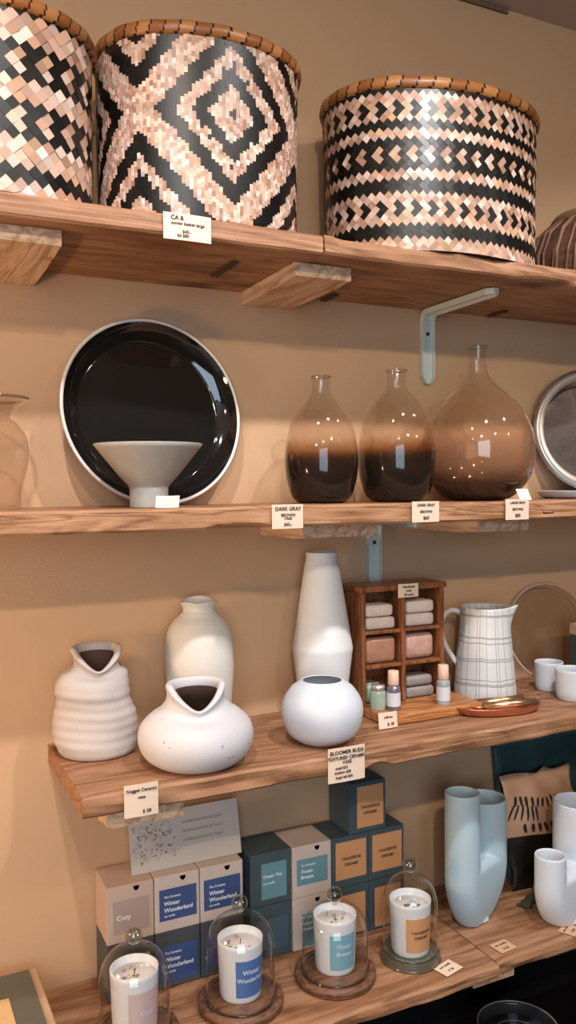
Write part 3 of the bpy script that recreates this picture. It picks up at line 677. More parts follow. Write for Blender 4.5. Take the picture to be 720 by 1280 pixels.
price_tag((cx0+.003, cyf-.078, Z3+.001), .036, .026, [('roll-on', .7, .006, 0), ('$ 18', .25, .007, .1)], 'small price tag leaning at the lower left corner of the wooden cabinet', lean=-.12)

# ---- checked pitcher
P_ = at(606, 820, -.085); k = ppm(P_)
t = thing('ceramic_pitcher', 'white ceramic pitcher painted with thin grey checks, handle at left', 'pitcher', (P_[0], -.085, Z3+.0005))
va = math.atan2(-CD+.085, -P_[0]); ra = va+PI/2   # image right as seen by the camera
if math.cos(ra) < 0: ra += PI
HP = .170
def spout(v, a, i):
    q = max(0, (v.z-.128)/.042); d = angd(a, ra); k_ = math.exp(-(d/.30)**2)*q**1.6
    return v+Vector((math.cos(ra), math.sin(ra), 0))*.016*k_+Vector((0, 0, .004*k_))
pr = sm([(.050, 0), (.0565, .003), (.0575, .010), (.0545, .050), (.0500, .100), (.0465, .140), (.0455, .168)], 6)
full = [(0, 0)]+pr+[(.0448, .1702), (.0430, .1702), (.0420, .166), (.043, .140), (.047, .09), (.052, .03), (0, .008)]
def check_mat():
    m = mat('pitcher_glaze', (.66,.66,.64), .35, spec=.4); nt = m.node_tree; b_ = nt.nodes['Principled BSDF']; L = nt.links.new
    uv = nt.nodes.new('ShaderNodeUVMap'); s = nt.nodes.new('ShaderNodeSeparateXYZ'); 
    n = nt.nodes.new('ShaderNodeTexNoise'); n.inputs['Scale'].default_value = 7; L(uv.outputs[0], n.inputs['Vector'])
    mxv = nt.nodes.new('ShaderNodeVectorMath'); mxv.operation = 'MULTIPLY_ADD'; mxv.inputs[1].default_value = (.012, .012, 0); L(n.outputs['Color'], mxv.inputs[0]); L(uv.outputs[0], mxv.inputs[2]); L(mxv.outputs[0], s.inputs[0])
    def line(src, freq, off, wd):
        a = nt.nodes.new('ShaderNodeMath'); a.operation = 'MULTIPLY_ADD'; a.inputs[1].default_value = freq; a.inputs[2].default_value = off; L(src, a.inputs[0])
        f = nt.nodes.new('ShaderNodeMath'); f.operation = 'FRACT'; L(a.outputs[0], f.inputs[0])
        c = nt.nodes.new('ShaderNodeMath'); c.operation = 'LESS_THAN'; c.inputs[1].default_value = wd; L(f.outputs[0], c.inputs[0]); return c
    ls = [line(s.outputs[0], 18, .2, .07), line(s.outputs[0], 9, .45, .03), line(s.outputs[1], 24, .1, .055), line(s.outputs[1], 13, .55, .03), line(s.outputs[1], 26, .83, .05)]
    acc = ls[0]
    for q in ls[1:]:
        a = nt.nodes.new('ShaderNodeMath'); a.operation = 'MAXIMUM'; L(acc.outputs[0], a.inputs[0]); L(q.outputs[0], a.inputs[1]); acc = a
    mx = nt.nodes.new('ShaderNodeMix'); mx.data_type = 'RGBA'; mx.inputs[6].default_value = (.66,.66,.65,1); mx.inputs[7].default_value = (.24,.26,.27,1)
    f2 = nt.nodes.new('ShaderNodeMath'); f2.operation = 'MULTIPLY'; f2.inputs[1].default_value = .75; L(acc.outputs[0], f2.inputs[0]); L(f2.outputs[0], mx.inputs[0]); L(mx.outputs[2], b_.inputs['Base Color']); return m
bm = BM(); lathe(bm, full, 96, fn=spout, uv=True); obj('body', bm, check_mat(), t, True)
hd = Vector((-math.cos(ra), -math.sin(ra), 0))
path = bez([hd*.042+Vector((0, 0, .155)), hd*.060+Vector((0, 0, .172)), hd*.098+Vector((0, 0, .163)), hd*.088+Vector((0, 0, .105)), hd*.068+Vector((0, 0, .085)), hd*.050+Vector((0, 0, .058))], 20)
bm = BM(); tube(bm, path, .0052, 12, flat=1.0); obj('handle', bm, mat('handle_glaze', (.72,.66,.60), .35, spec=.4), t, True)

# ---- copper tray with brass tongs
a0, a1 = sh(568, 894, Z3), sh(674, 886, Z3); cx, cyy = (a0[0]+a1[0])/2, (a0[1]+a1[1])/2; ang_ = math.atan2(a1[1]-a0[1], a1[0]-a0[0]); L_ = (a1-a0).length/2
t = thing('copper_tray', 'small oval copper tray in front of the checked pitcher', 'tray', (cx, cyy, Z3+.0005), ang_)
COP = mat('copper', (.62,.27,.16), .22, metal=.9)
bm = BM(); lathe(bm, [(0, 0), (.8, 0), (.93, .003), (1.0, .013), (1.01, .0145), (.985, .0145), (.90, .005), (.78, .0025), (0, .0025)], 72)
for v in bm.verts: v.co = Vector((v.co.x*L_, v.co.y*.040, v.co.z*1.0))
obj('dish', bm, COP, t, True)
BR = mat('brass', (.72,.50,.30), .25, metal=.9)
def tool(y0, y1, x0_, x1_, z_, label, flat):
    t2 = thing('brass_scoop', label, 'scoop', (cx, cyy, Z3+.004), ang_, 'brass tools on the copper tray')
    bm = BM(); tube(bm, [(x0_, y0, z_+.004), ((x0_+x1_)/2, (y0+y1)/2, z_+.008), (x1_, y1, z_+.011)], [.0075, .0055, .0068], 12); obj('handle', bm, BR, t2, True)
    bm = BM(); lathe(bm, [(0, .0), (.009, .001), (.014, .006), (.0145, .0075), (.013, .0065), (.008, .002), (0, .0015)], 32); obj('scoop_bowl', bm, BR, t2, True, loc=(x0_-.012, y0, z_+.0005))
tool(.002, -.011, -L_*.30, L_*.85, .002, 'brass scoop lying nearest the front of the copper tray', 0)
tool(.021, .014, -L_*.30, L_*.70, .003, 'brass scoop lying at the back of the copper tray', 0)

# ---- white cups, glass plate
for px, py, r_, h_, lab in ((686, 866, .0265, .054, 'small plain white cup, left one of two, at right end of third shelf'), (716, 878, .031, .056, 'small plain white cup cut off by the right edge of the photo')):
    P_ = sh(px, py-4, Z3); t = thing('white_cup', lab, 'cup', (P_[0], P_[1], Z3+.0005), 0, 'small white cups')
    bm = BM(); lathe(bm, vessel([(r_*.78, 0), (r_*.88, .002), (r_*.97, .012), (r_, .03), (r_*1.03, h_)], .0028, .005, 5), 56); obj('body', bm, mat('cup_white', (.60,.64,.70), .5, spec=.35), t, True)
P_ = at(690, 795, -.05)
t = thing('glass_plate', 'round greyish glass plate leaning on the wall behind the cups', 'plate', (P_[0], -.062, Z3+.001)); t.rotation_euler = (-.22, 0, -.12)
RP = .0985
for nm, pr, mt in (('disc', [(0, .012), (.05, .012), (.075, .009), (RP, 0)], glass('plate_glass', (.80,.77,.74), refl=1.5)), ('rim', [(RP-.002, -.001), (RP, -.0018), (RP+.0015, 0), (RP, .0015), (RP-.002, .001), (RP-.002, -.001)], mat('glass_rim', (.45,.40,.36), .2, spec=.7))):
    bm = BM(); lathe(bm, pr, 80); bmesh.ops.transform(bm, matrix=Matrix.Translation((0, 0, RP+.0015)) @ Matrix.Rotation(-PI/2, 4, 'X'), verts=bm.verts); obj(nm, bm, mt, t, True)
P_ = at(722, 810, -.075)
t = thing('boxed_gift', 'dark green box behind the white cups at the right edge', 'box', (1.262, -.105, Z3+.0005), -.05)
obj('carton', box(BM(), -.028, .05, 0, .035, 0, .095, .0015), mat('dark_green_card', (.045,.065,.055), .5), t); obj('lid', box(BM(), -.029, .051, -.001, .036, .0955, .118, .0015), mat('tan_card', (.48,.33,.22), .6), t)

# ------------------------------------------------------------------ candle boxes (lowest shelf)
KR = mat('white_carton', (.60,.50,.46), .6, spec=.25, var=.03, vscale=40); PK = mat('pink_carton', (.56,.42,.35), .6, spec=.25)
DT = mat('slate_carton', (.070,.082,.095), .5, spec=.3); TL = mat('teal_carton', (.060,.092,.112), .45, spec=.3)
LN = mat('navy_label', (.045,.085,.235), .5); LT = mat('teal_label', (.13,.29,.35), .5); LO = mat('orange_label', (.62,.31,.14), .5); LP = mat('pink_label', (.42,.32,.29), .5)
BW = .0735; BH = .0885
def cbox(x, z, carton, lab, lines, label, ink=WHITE_INK, y=-.0085, w_=BW, h=BH, yaw=0, notch=True, lf=(.13, .90, .16, .74)):
    t = thing('candle_box', label, 'box', (x+w_/2, y-w_/2, z), yaw, 'candle boxes stacked at the back of lowest shelf')
    hw = w_/2
    obj('carton', box(BM(), -hw, hw, -hw, hw, 0, h, .0009), carton, t)
    # lid seam: thin folded flap
    obj('flap', box(BM(), -hw+.002, hw-.002, -hw-.0006, -hw-.0001, h*.80, h-.002, 0), carton, t)
    if notch:
        bm = BM(); vs = [bm.verts.new((.0048*math.cos(PI+PI*k/8), -hw-.0009, h-.004+.0075*math.sin(PI+PI*k/8))) for k in range(9)]; f = bm.faces.new(vs); bmesh.ops.solidify(bm, geom=[f], thickness=.0005)
        obj('thumb_notch', bm, mat('notch_dark', (.06,.03,.02), .8), t, loc=(hw*.25, 0, 0))
    a, b_, c, d = lf
    obj('label', box(BM(), -hw+a*w_, -hw+b_*w_, -hw-.0009, -hw-.0002, c*h, d*h), lab, t)
    for s, zf, sz, xo in lines: text(s, sz, t, (-hw+xo*w_, -hw-.0011, zf*h), FRONT, ink, 'lettering', 'LEFT' if xo < .4 else 'CENTER')
    return t
zA, zB = Z4+.0005, Z4+.0005+BH+.0008
W2 = [('The Company', .62, .0048, .2), ('Winter', .50, .0088, .2), ('Wonderland', .38, .0092, .2), ('soy candle', .28, .0042, .2)]
O2 = [('TANGERINE', .56, .0072, .52), ('DREAMS', .44, .0072, .52)]
T2 = [('The Company', .62, .0048, .2), ('Ocean', .50, .0085, .2), ('Breeze', .39, .0085, .2)]
S_, xa = .0752, .2875
cbox(xa, zA, DT, LP, [], 'dark slate candle box at bottom left of the stack, half hidden by glass dome', notch=False)
cbox(xa+S_, zA, DT, LN, W2, 'dark candle box with navy label in the bottom row, under a white one', notch=False, lf=(.02, .94, .10, .74))
cbox(xa+2*S_, zA, DT, LN, [], 'dark candle box in bottom row behind the dome of the blue labelled candle', notch=False)
cbox(xa, zB, PK, LP, [('Cozy', .44, .0105, .2)], 'beige candle box with pinkish grey label, topmost at the left end')
cbox(xa+S_, zB, KR, LN, W2, 'white candle box with navy label, next to the beige one', lf=(.10, .93, .20, .76))
cbox(xa+2*S_, zB, KR, LN, W2, 'white candle box with navy label, just left of the dark teal boxes', lf=(.08, .93, .20, .76))
xt = .5265
cbox(xt, zA, TL, mat('deep_label', (.07,.11,.16), .5), [], 'dark teal candle box in the bottom row, below the other teal one', notch=False, w_=.0745, y=-.004)
cbox(xt, zB, TL, LT, [('Ocean Mist', .55, .0075, .3), ('soy candle', .42, .005, .3)], 'dark teal candle box with light teal label in the upper row', notch=False, w_=.0745, y=-.004, lf=(.26, .88, .12, .80))
xd = .6025
cbox(xd, zA, KR, LT, T2, 'white candle box with teal label in the bottom row', lf=(.22, .95, .06, .68))
cbox(xd, zB, KR, LT, T2, 'white candle box with teal label in the upper row beside orange labels', lf=(.10, .90, .24, .74))
xe, xf = .6775, .7515
cbox(xe, zA, TL, LO, [], 'dark candle box with orange label, bottom row, behind the light blue candle', INK, notch=False, lf=(.16, .9, .05, .84))
cbox(xf, zA, TL, LO, [], 'dark candle box with orange label, bottom row, right end behind glass dome', INK, notch=False, lf=(.16, .9, .05, .84))
cbox(xe, zB, TL, LO, O2, 'dark candle box with orange label in the upper row, left of its twin', INK, notch=False, lf=(.10, .93, .16, .90))
cbox(xf, zB, TL, LO, O2, 'dark candle box with orange label in the upper row, right end of it', INK, notch=False, lf=(.10, .93, .16, .90))
cbox(.7135, zB+BH+.0008, TL, LO, [('TANGERINE', .50, .0072, .56), ('DREAMS', .38, .0072, .56)], 'single dark candle box with orange label on top of all the stacks', INK, notch=False, lf=(.20, .93, .10, .92))
# white printed info card on top of the boxes
zc = zB+BH+.001
t = thing('info_card', 'grey white printed card standing on the candle boxes under third shelf', 'card', (.426, -.060, zc)); t.rotation_euler = (-.22, 0, 0)
obj('card', box(BM(), -.093, .093, 0, .0012, 0, .088, .0003), mat('grey_card', (.50,.45,.42), .5), t)
rnd = random.Random(4)
bm = BM()
for k in range(110):
    x, z = rnd.uniform(-.088, -.02), rnd.uniform(.014, .072); r_ = rnd.uniform(.0010, .0030); f = bm.faces.new([bm.verts.new((x+r_*math.cos(q*PI/4)*rnd.uniform(.6, 1.2), -.0003, z+r_*math.sin(q*PI/4)*rnd.uniform(.5, 1))) for q in range(8)]); 
obj('floral_print', bm, mat('floral_ink', (.33,.29,.27), .6, var=.5, vscale=60), t)
for k in range(3): text('candles poured by hand', .0072, t, (.028, -.0004, .066-.014*k), FRONT, mat('pale_ink', (.33,.30,.28), .6), 'lettering')

# ------------------------------------------------------------------ candles under glass domes
def candle(px, py, lab_m, label, lines, ink, base_kind, ang_off, rdome, hd_, tilt=0, baselabel='', domelabel='', topc=(.45,.28,.2)):
    P_ = sh(px, py, Z4); x, y = P_[0], P_[1]
    if base_kind == 'wood':
        tb = thing('dome_base', baselabel, 'stand', (x, y, Z4+.0006), 0, 'wooden dome bases'); bh = .0165
        bm = BM(); lathe(bm, sm([(0, 0), (rdome+.006, 0), (rdome+.012, .003), (rdome+.013, .009), (rdome+.009, .0125), (rdome+.0045, .0130)], 4)+[(rdome+.0035, .0105), (rdome-.003, .0105), (rdome-.004, .0155), (0, .016)], 72)
        obj('disc', bm, wood('walnut', (.075,.030,.016), (.15,.065,.035), (.22,.11,.06), 2, .4, 'X', False), tb, True)
        zd = Z4+.0006+.0112; zcn = Z4+.0006+.0166
    else:
        tb = thing('dome_base', baselabel, 'stand', (x, y, Z4+.0006)); 
        bm = BM(); lathe(bm, sm([(0, 0), (rdome+.001, 0), (rdome+.004, .003), (rdome+.003, .010), (rdome-.002, .0125), (0, .013)], 4), 72); obj('disc', bm, mat('olive_glass', (.09,.085,.06), .08, spec=.9), tb, True)
        zd = Z4+.0142; zcn = Z4+.0142
    t = thing('jar_candle', label, 'candle', (x, y, zcn), 0, 'jar candles under glass domes'); h = .086; r0, r1 = .0315, .0345
    pr = sm([(r0-.004, 0), (r0, .004), ((r0+r1)/2, h*.5), (r1, h)], 5)
    bm = BM(); lathe(bm, [(0, 0)]+pr+[(r1-.0008, h+.0006), (r1-.0022, h)]+[(r1-.0028, h-.012), (0, h-.012)], 64); obj('glass_jar', bm, mat('milk_glass', (.72,.72,.76), .3, spec=.5), t, True)
    bm = BM(); lathe(bm, [(0, h-.0115), (r1-.0032, h-.0115), (r1-.0032, h-.0112), (0, h-.0105)], 48); wx = obj('wax', bm, mat('wax', (.78,.70,.64), .5, var=.04, vscale=80), t, True)
    # dried petals and a wick
    rr = random.Random(int(px)); bm = BM()
    for q in range(7):
        a, d = rr.uniform(0, 6.28), rr.uniform(.004, .021); l = rr.uniform(.005, .011); c = rr.uniform(0, 3.1)
        tube(bm, [(math.cos(a)*d-math.cos(c)*l/2, math.sin(a)*d-math.sin(c)*l/2, h-.0085), (math.cos(a)*d, math.sin(a)*d, h-.0070), (math.cos(a)*d+math.cos(c)*l/2, math.sin(a)*d+math.sin(c)*l/2, h-.0090)], [.0008, .0022, .0008], 6, flat=.5)
    obj('dried_petals', bm, mat('petal_%d' % int(px), topc, .7, var=.5, vscale=150), t, True)
    bm = BM(); tube(bm, [(0, 0, h-.0105), (.001, 0, h-.003)], .0008, 6); obj('wick', bm, mat('wick_dark', (.06,.04,.03), .8), t)
    # label wrapped round the jar
    ca = math.atan2(-CD-y, -x); bm = BM(); n = 16; V0, V1 = [], []
    w0, w1 = ca+math.radians(ang_off[0]), ca+math.radians(ang_off[1])
    def rad(z): return r0+(r1-r0)*min(1, max(0, (z-.004)/(h-.004)))+.0007
    for k_ in range(n+1):
        a = w0+(w1-w0)*k_/n
        for zz, V in ((.010, V0), (.066, V1)): V.append(bm.verts.new((math.cos(a)*rad(zz), math.sin(a)*rad(zz), zz)))
    for k_ in range(n): bm.faces.new((V0[k_], V0[k_+1], V1[k_+1], V1[k_]))
    lb = obj('label', bm, lab_m, t, True)
    am = (w0+w1)/2
    for s, zf, sz in lines:
        o = text(s, sz, t, (0, 0, 0), (0, 0, 0), ink, 'lettering', ext=0)
        for v in o.data.vertices:
            a = am+v.co.x/rad(.04); z = zf*h+v.co.y; v.co = (math.cos(a)*(rad(z)+.0004), math.sin(a)*(rad(z)+.0004), z)
    td = thing('glass_dome', domelabel, 'dome', (x, y, zd), 0, 'clear glass domes over the candles')
    kr = .0125; td.rotation_euler = (0, 0, 0)
    pr = [(rdome, 0), (rdome+.001, .002), (rdome, .006), (rdome, hd_*.55), (rdome*.97, hd_*.70), (rdome*.84, hd_*.84), (rdome*.60, hd_*.94), (rdome*.28, hd_*.992), (.004, hd_*1.0)]
    bm = BM(); lathe(bm, sm(pr, 5)+[(0, hd_)], 72); obj('cloche', bm, glass('dome_glass', (.94,.95,.94), refl=1.5), td, True)
    bm = BM(); lathe(bm, [(rdome-.0012, 0), (rdome+.0016, 0), (rdome+.0016, .003), (rdome-.0012, .003), (rdome-.0012, 0)], 72); obj('rim', bm, glass('lip_glass'), td, True)
    bm = BM(); lathe(bm, sm([(.0045, hd_-.0005), (.0045, hd_+.004), (.0095, hd_+.0075), (kr, hd_+.015), (.0095, hd_+.0235), (.004, hd_+.0265)], 5)+[(0, hd_+.027)], 32); obj('knob', bm, glass('knob_glass', (.72,.74,.70), refl=2.6), td, True)
WI = mat('pale_blue_ink', (.66,.74,.85), .5)

candle(169, 1297, mat('pink_label2', (.62,.46,.46), .5), 'white jar candle with pink label, leftmost, partly cut by the bottom edge', [('Cozy', .42, .010)], WI, 'wood', (-15, 75), .050, .122, baselabel='round dark wooden base under the leftmost candle, mostly below the frame', domelabel='clear glass dome over the pink labelled candle at left', topc=(.40,.22,.16))
candle(301, 1254, mat('blue_label2', (.07,.17,.42), .5), 'white jar candle with blue label, second from left', [('Winter', .56, .010), ('Wonderland', .42, .0092)], WI, 'wood', (-12, 75), .0525, .128, baselabel='round dark wooden base under the blue labelled candle', domelabel='clear glass dome over the blue labelled candle', topc=(.42,.22,.15))
candle(419, 1220, mat('sky_label2', (.20,.42,.52), .5), 'white jar candle with light blue label, third from left', [('Ocean', .56, .009), ('Breeze', .42, .009)], WI, 'wood', (-14, 66), .0525, .106, baselabel='round reddish wooden base under the light blue labelled candle', domelabel='clear glass dome over the light blue labelled candle', topc=(.30,.24,.22))
candle(513, 1196, mat('peach_label2', (.66,.33,.15), .5), 'white jar candle with orange label, rightmost of the candles', [('TANGERINE', .50, .0066), ('DREAMS', .40, .0066)], INK, 'glass', (-12, 78), .0455, .126, baselabel='thick olive glass base under the orange labelled candle', domelabel='clear glass dome over the orange labelled candle', topc=(.18,.14,.13))

# ------------------------------------------------------------------ U shaped vases
def u_vase(p0, p1, z0, r0, r1, top0, top1, crotch, m, label, name='u_shaped_vase', rf=.028):
    """two joined tubes: centres p0 (front) and p1, tops at top0, top1, bend bottom reaching zb_"""
    c = ((p0[0]+p1[0])/2, (p0[1]+p1[1])/2); t = thing(name, label, 'vase', (c[0], c[1], z0), 0, 'U shaped vases')
    A, B = Vector((p0[0]-c[0], p0[1]-c[1], 0)), Vector((p1[0]-c[0], p1[1]-c[1], 0)); half = (B-A).length/2; d = (B-A).normalized()
    rm = (r0+r1)/2; off = (r1-r0)/2; bm = BM(); H = crotch+.022
    def prof(q): return max(0, min(1, q))
    n = 22; rings = []
    for k in range(n+1):
        q = k/n; z = H*q
        grow = math.sin(PI/2*min(1, (q+.02)/.80))**.72 if q < .80 else 1
        top_ = 1 if q < .84 else math.sqrt(max(0, 1-((q-.84)/.16)**2))
        ring = []
        for j in range(48):
            th_ = 2*PI*(j+.5)/48; c_, s_ = math.cos(th_), math.sin(th_); rr = (r1 if c_ > 0 else r0)*1.003; sg = 1 if c_ > 0 else -1
            rk = (rf*.75+(rr-rf*.75)*grow)*(.2+.8*top_); hk = half*(.30+.70*grow)
            ring.append(bm.verts.new(d*(sg*hk+rk*c_)+Vector((d.y, -d.x, 0))*(rk*s_)+Vector((0, 0, z))))
        rings.append(ring)
    for k in range(n):
        for j in range(48): bm.faces.new((rings[k][j], rings[k][(j+1) % 48], rings[k+1][(j+1) % 48], rings[k+1][j]))
    bm.faces.new(rings[0]); bm.faces.new(rings[-1])
    for Cc, r, tz in ((A, r0, top0), (B, r1, top1)):
        tube(bm, [Cc+Vector((0, 0, H*.76+(tz-H*.76)*k/8)) for k in range(9)], r, 48, cap=False, up=(d.y, -d.x, 0))
    # rims and hollow insides
    for Cc, r, tz in ((A, r0, top0), (B, r1, top1)):
        lathe(bm, [(r, tz), (r-.0008, tz+.0012), (r-.0032, tz+.0012), (r-.0042, tz), (r-.0046, tz-.05), (0, tz-.052)], 48, cx=Cc.x, cy=Cc.y)
        lathe(bm, [(0, H*.76), (r, H*.76)], 48, cx=Cc.x, cy=Cc.y)
    bmesh.ops.remove_doubles(bm, verts=bm.verts, dist=.0004)
    o = obj('body', bm, m, t, True)
    # fuse the overlapping tubes and bulb into one clay surface with soft creases
    rmd = o.modifiers.new('fuse', 'REMESH'); rmd.mode = 'VOXEL'; rmd.voxel_size = .0014; rmd.use_smooth_shade = True
    sd = o.modifiers.new('soften', 'SMOOTH'); sd.factor = .5; sd.iterations = 9
    bpy.context.view_layer.update()
    me = bpy.data.meshes.new_from_object(o.evaluated_get(bpy.context.evaluated_depsgraph_get()))
    o.modifiers.clear(); o.data = me; me.materials.clear(); me.materials.append(m)
    bm = BM(); lathe(bm, [(0, .0005), (rf*.98, .0005), (rf*1.04, .002), (rf*1.0, .007), (0, .008)], 8)
    bmesh.ops.transform(bm, matrix=Matrix.Rotation(math.atan2(d.y, d.x), 4, 'Z'), verts=bm.verts)
    obj('foot', bm, m, t); return t
pa, pb_ = at(578, 1050, -.150), at(609, 1050, -.112)
u_vase((pa[0], -.150), (pb_[0]-.002, -.105), Z4+.0005, .0310, .0415, .244, .206, .098, mat('sage_glaze', (.42,.55,.63), .5, spec=.35), 'pale sage blue U shaped vase with one tall and one wide tube')
pa, pb_ = at(688, 1080, -.215), at(722, 1080, -.172)
u_vase((pa[0], -.215), (pb_[0]+.002, -.172), Z4+.0005, .0275, .0465, .129, .192, .072, mat('white_glaze', (.66,.70,.77), .5, spec=.35), 'white U shaped vase with short left tube, at the right edge', rf=.040)

# ------------------------------------------------------------------ framed panel and paper pouch behind the vases
t = thing('framed_picture', 'dark teal framed picture leaning on the wall behind the U shaped vases', 'picture', (1.088, -.066, Z4+.0008)); t.rotation_euler = (-.20, 0, 0)
WP, HP_ = .40, .275
obj('board', box(BM(), .012, WP-.012, .002, .008, .012, HP_-.012), mat('teal_board', (.030,.075,.075), .4, var=.5, vscale=7), t)
FRM = mat('teal_frame', (.035,.085,.080), .35, spec=.5)
for nm, a in (('frame_rail', (0, WP, 0, .012, HP_-.012, HP_)), ('frame_rail', (0, WP, 0, .012, 0, .012)), ('frame_stile', (0, .012, 0, .012, .0122, HP_-.0122)), ('frame_stile', (WP-.012, WP, 0, .012, .0122, HP_-.0122))): obj(nm, box(BM(), *a, .002), FRM, t)
t = thing('paper_pouch', 'crumpled cream paper pouch with black brush marks behind the white U shaped vase', 'bag', (1.165, -.088, Z4+.0008)); t.rotation_euler = (-.20, 0, -.03)
bm = BM(); nx, nz = 26, 24; rnd = random.Random(21); HW, HH = .092, .212
def pf(u, v):
    x = (u-.5)*2*HW*(1-.06*math.sin(v*9)); z = v*HH*(1+.018*math.sin(u*7+.5)+.05*max(0, 1-abs(u-.62)/.12)*v); y = -.020*math.sin(PI*u)*math.sin(PI*min(1, v*.95+.05))**.6-.004*math.sin(u*17+v*5)*math.sin(v*13)
    return Vector((x, y, z))
lay = bm.loops.layers.color.new('Col')
F_ = [[bm.verts.new(pf(i/nx, j/nz)) for i in range(nx+1)] for j in range(nz+1)]; K_ = [[bm.verts.new(pf(i/nx, j/nz)+Vector((0, .0015-1.2*(pf(i/nx, j/nz).y if 0 < i < nx else 0), 0))) for i in range(nx+1)] for j in range(nz+1)]
for G in (F_, K_):
    for j in range(nz):
        for i in range(nx):
            f = bm.faces.new((G[j][i], G[j][i+1], G[j+1][i+1], G[j+1][i])); top = j > nz*.44
            for lp in f.loops: lp[lay] = (*((.82,.63,.50) if top else (.085,.080,.05)), 1)
for j in range(nz):
    bm.faces.new((F_[j][0], F_[j+1][0], K_[j+1][0], K_[j][0])); bm.faces.new((F_[j][nx], K_[j][nx], K_[j+1][nx], F_[j+1][nx]))
for i in range(nx): bm.faces.new((F_[nz][i], F_[nz][i+1], K_[nz][i+1], K_[nz][i])); bm.faces.new((F_[0][i], K_[0][i], K_[0][i+1], F_[0][i+1]))
for f in bm.faces:
    if all(tuple(lp[lay])[:3] in ((0, 0, 0), (1, 1, 1)) for lp in f.loops):
        for lp in f.loops: lp[lay] = (.6, .45, .35, 1)
obj('pouch', bm, vcol('pouch_paper', .45, .4), t, True)
bm = BM()
def stroke(u, v, du, dv, w_):
    n = 5; L0, L1 = [], []
    for k in range(n+1):
        q = k/n; p = pf(u+du*q, v+dv*q)+Vector((0, -.0014, 0)); ww = w_*(.4+.8*math.sin(PI*(.15+.8*q))); L0.append(bm.verts.new(p-Vector((ww, 0, 0)))); L1.append(bm.verts.new(p+Vector((ww, 0, 0))))
    for k in range(n): bm.faces.new((L0[k], L1[k], L1[k+1], L0[k+1]))
for k in range(12): stroke(.14+.065*k, .80-.004*k, rnd.uniform(-.01, .01), -.085, rnd.uniform(.0020, .0034))
for k in range(6): stroke(.12+.05*k, .73-.004*k, -.05+.01*k, -.13, .0022)
for k in range(5): stroke(.22+.08*k, .56, .005, -.075, .0036)
stroke(.40, .60, .18, .015, .0012)
obj('brush_marks', bm, INK, t)
# glossy leaf green wrapper peeping at the right edge
t = thing('green_packet', 'small green patterned packet at the right edge beside the paper pouch', 'packet', (1.300, -.100, Z4+.0008), -.1)
bm = BM(); box(bm, -.035, .035, -.012, .012, 0, .205, .008, 0, 3); obj('packet', bm, mat('green_leaf', (.10,.20,.11), .35, var=.7, vscale=40), t, True)
# clear folded sachet between the U vases
t = thing('cellophane_bag', 'crinkled olive cellophane bag lying between the two U shaped vases', 'bag', (1.078, -.130, Z4+.001), .35)
bm = BM(); nx = 12; G = []
for j in range(7):
    G.append([bm.verts.new((-.035+.07*i/nx, .0 if j == 0 else -.018+.030*j/6+.002*math.sin(i*2+j), .001+.045*(i/nx)*(1-abs(j/3-1))+.003*math.sin(i*1.7+j*2)*(j not in (0, 6)) + .001)) for i in range(nx+1)])
for j in range(6):
    for i in range(nx): bm.faces.new((G[j][i], G[j][i+1], G[j+1][i+1], G[j+1][i]))
bmesh.ops.solidify(bm, geom=bm.faces[:], thickness=.0008)
obj('wrapper', bm, mat('olive_film', (.16,.14,.09), .2, spec=.8), t, True)

# ------------------------------------------------------------------ flat tags on the lowest shelf
def flat_tag(px, py, w_, d_, rot, label, m=None):
    p = sh(px, py, Z4); t = thing('price_tag', label, 'price tag', (p[0], p[1], Z4+.0012), rot, 'flat tags lying on lowest shelf')
    obj('card', box(BM(), -w_/2, w_/2, -d_/2, d_/2, 0, .0007), m or PAPER, t)
    text('soy candle', .0062, t, (0, d_*.22, .0009), (0, 0, 0), INK); text('$ 28', .0065, t, (0, -d_*.22, .0009), (0, 0, 0), INK)
flat_tag(560, 1211, .040, .030, .25, 'small cream tag lying flat in front of the orange labelled candle')
flat_tag(629, 1184, .036, .030, .1, 'small tag lying flat on the board left of the white U shaped vase', mat('tag_kraft', (.60,.38,.23), .7))
flat_tag(712, 1163, .034, .030, .5, 'small tag lying flat at the right edge of lowest shelf', mat('tag_kraft'))

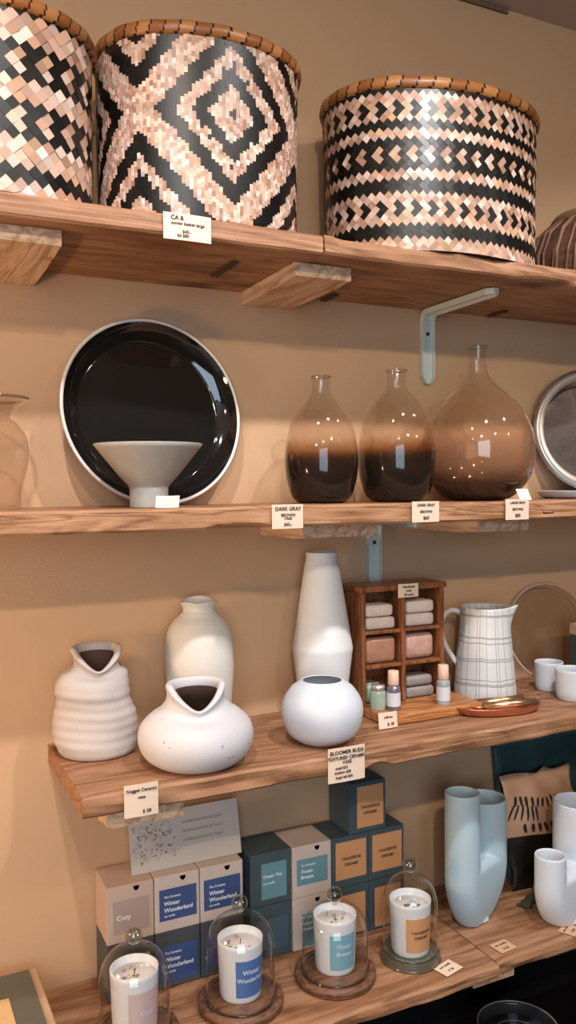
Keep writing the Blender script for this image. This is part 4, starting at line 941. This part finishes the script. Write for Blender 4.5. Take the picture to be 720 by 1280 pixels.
# ------------------------------------------------------------------ olive frame at bottom left
t = thing('wooden_box', 'shallow tan wooden box with olive lid and yellow label at the bottom left corner', 'box', (.190, -.035, Z4+.0006), -.02)
t.rotation_euler = (0, 0, .02)
obj('tray', box(BM(), -.20, 0, -.20, 0, 0, .058, .002), mat('tan_wood', (.48,.30,.18), .55, var=.12, vscale=20), t)
obj('lid_panel', box(BM(), -.19, -.012, -.19, -.003, .0583, .0605, .0008), mat('olive_paper', (.105,.10,.075), .6), t)
obj('label', box(BM(), -.13, -.050, -.16, -.065, .0607, .0612), mat('yellow_label', (.62,.40,.19), .6), t)

# ------------------------------------------------------------------ dark storage, and a panel for deep shade, below the lowest shelf
BK = mat('black_laminate_and_shade', (.008,.007,.007), .55, spec=.2)
t = thing('black_cabinet', 'plain black cabinet standing under the lowest shelf', 'cabinet', (.0, 0, ZF+.0005))
zc1 = -1.02-ZF
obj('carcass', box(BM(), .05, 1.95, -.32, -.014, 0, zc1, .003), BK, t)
t = thing('shade_panel', 'added black panel standing in for deep wall shade behind the black cabinet', 'panel', (.0, 0, ZF+.0005)); obj('board', box(BM(), .05, 1.95, -.034, -.014, zc1+.0015, Z4-.060-ZF, .001), BK, t)  # black board added for the deep shade on the wall under the shelf
p = sh(634, 1292, -.90)
t = thing('black_bowl', 'glossy black bowl with thin pale rim on the black cabinet, bottom right', 'bowl', (.965, -.222, -1.019))
bm = BM(); lathe(bm, vessel([(.045, 0), (.052, .004), (.062, .05), (.066, .095), (.068, .108)], .003, .01, 5), 64); obj('body', bm, mat('black_plastic', (.022,.023,.026), .2, spec=.6), t, True)
bm = BM(); lathe(bm, [(.0675, .1095), (.0695, .1105), (.0690, .112), (.0670, .1115), (.0675, .1095)], 64); obj('rim', bm, mat('rim_grey', (.16,.17,.18), .25, spec=.6), t, True)
bm = BM(); lathe(bm, [(.040, .0925), (.0412, .0932), (.040, .094), (.0392, .0932), (.040, .0925)], 64); obj('inner_ring', bm, mat('rim_grey'), t, True)
bm = BM(); lathe(bm, [(0, .090), (.0620, .090), (.0620, .0915), (0, .0915)], 64); obj('lid', bm, mat('smoke_lid', (.05,.052,.06), .15, spec=.6), t, True)
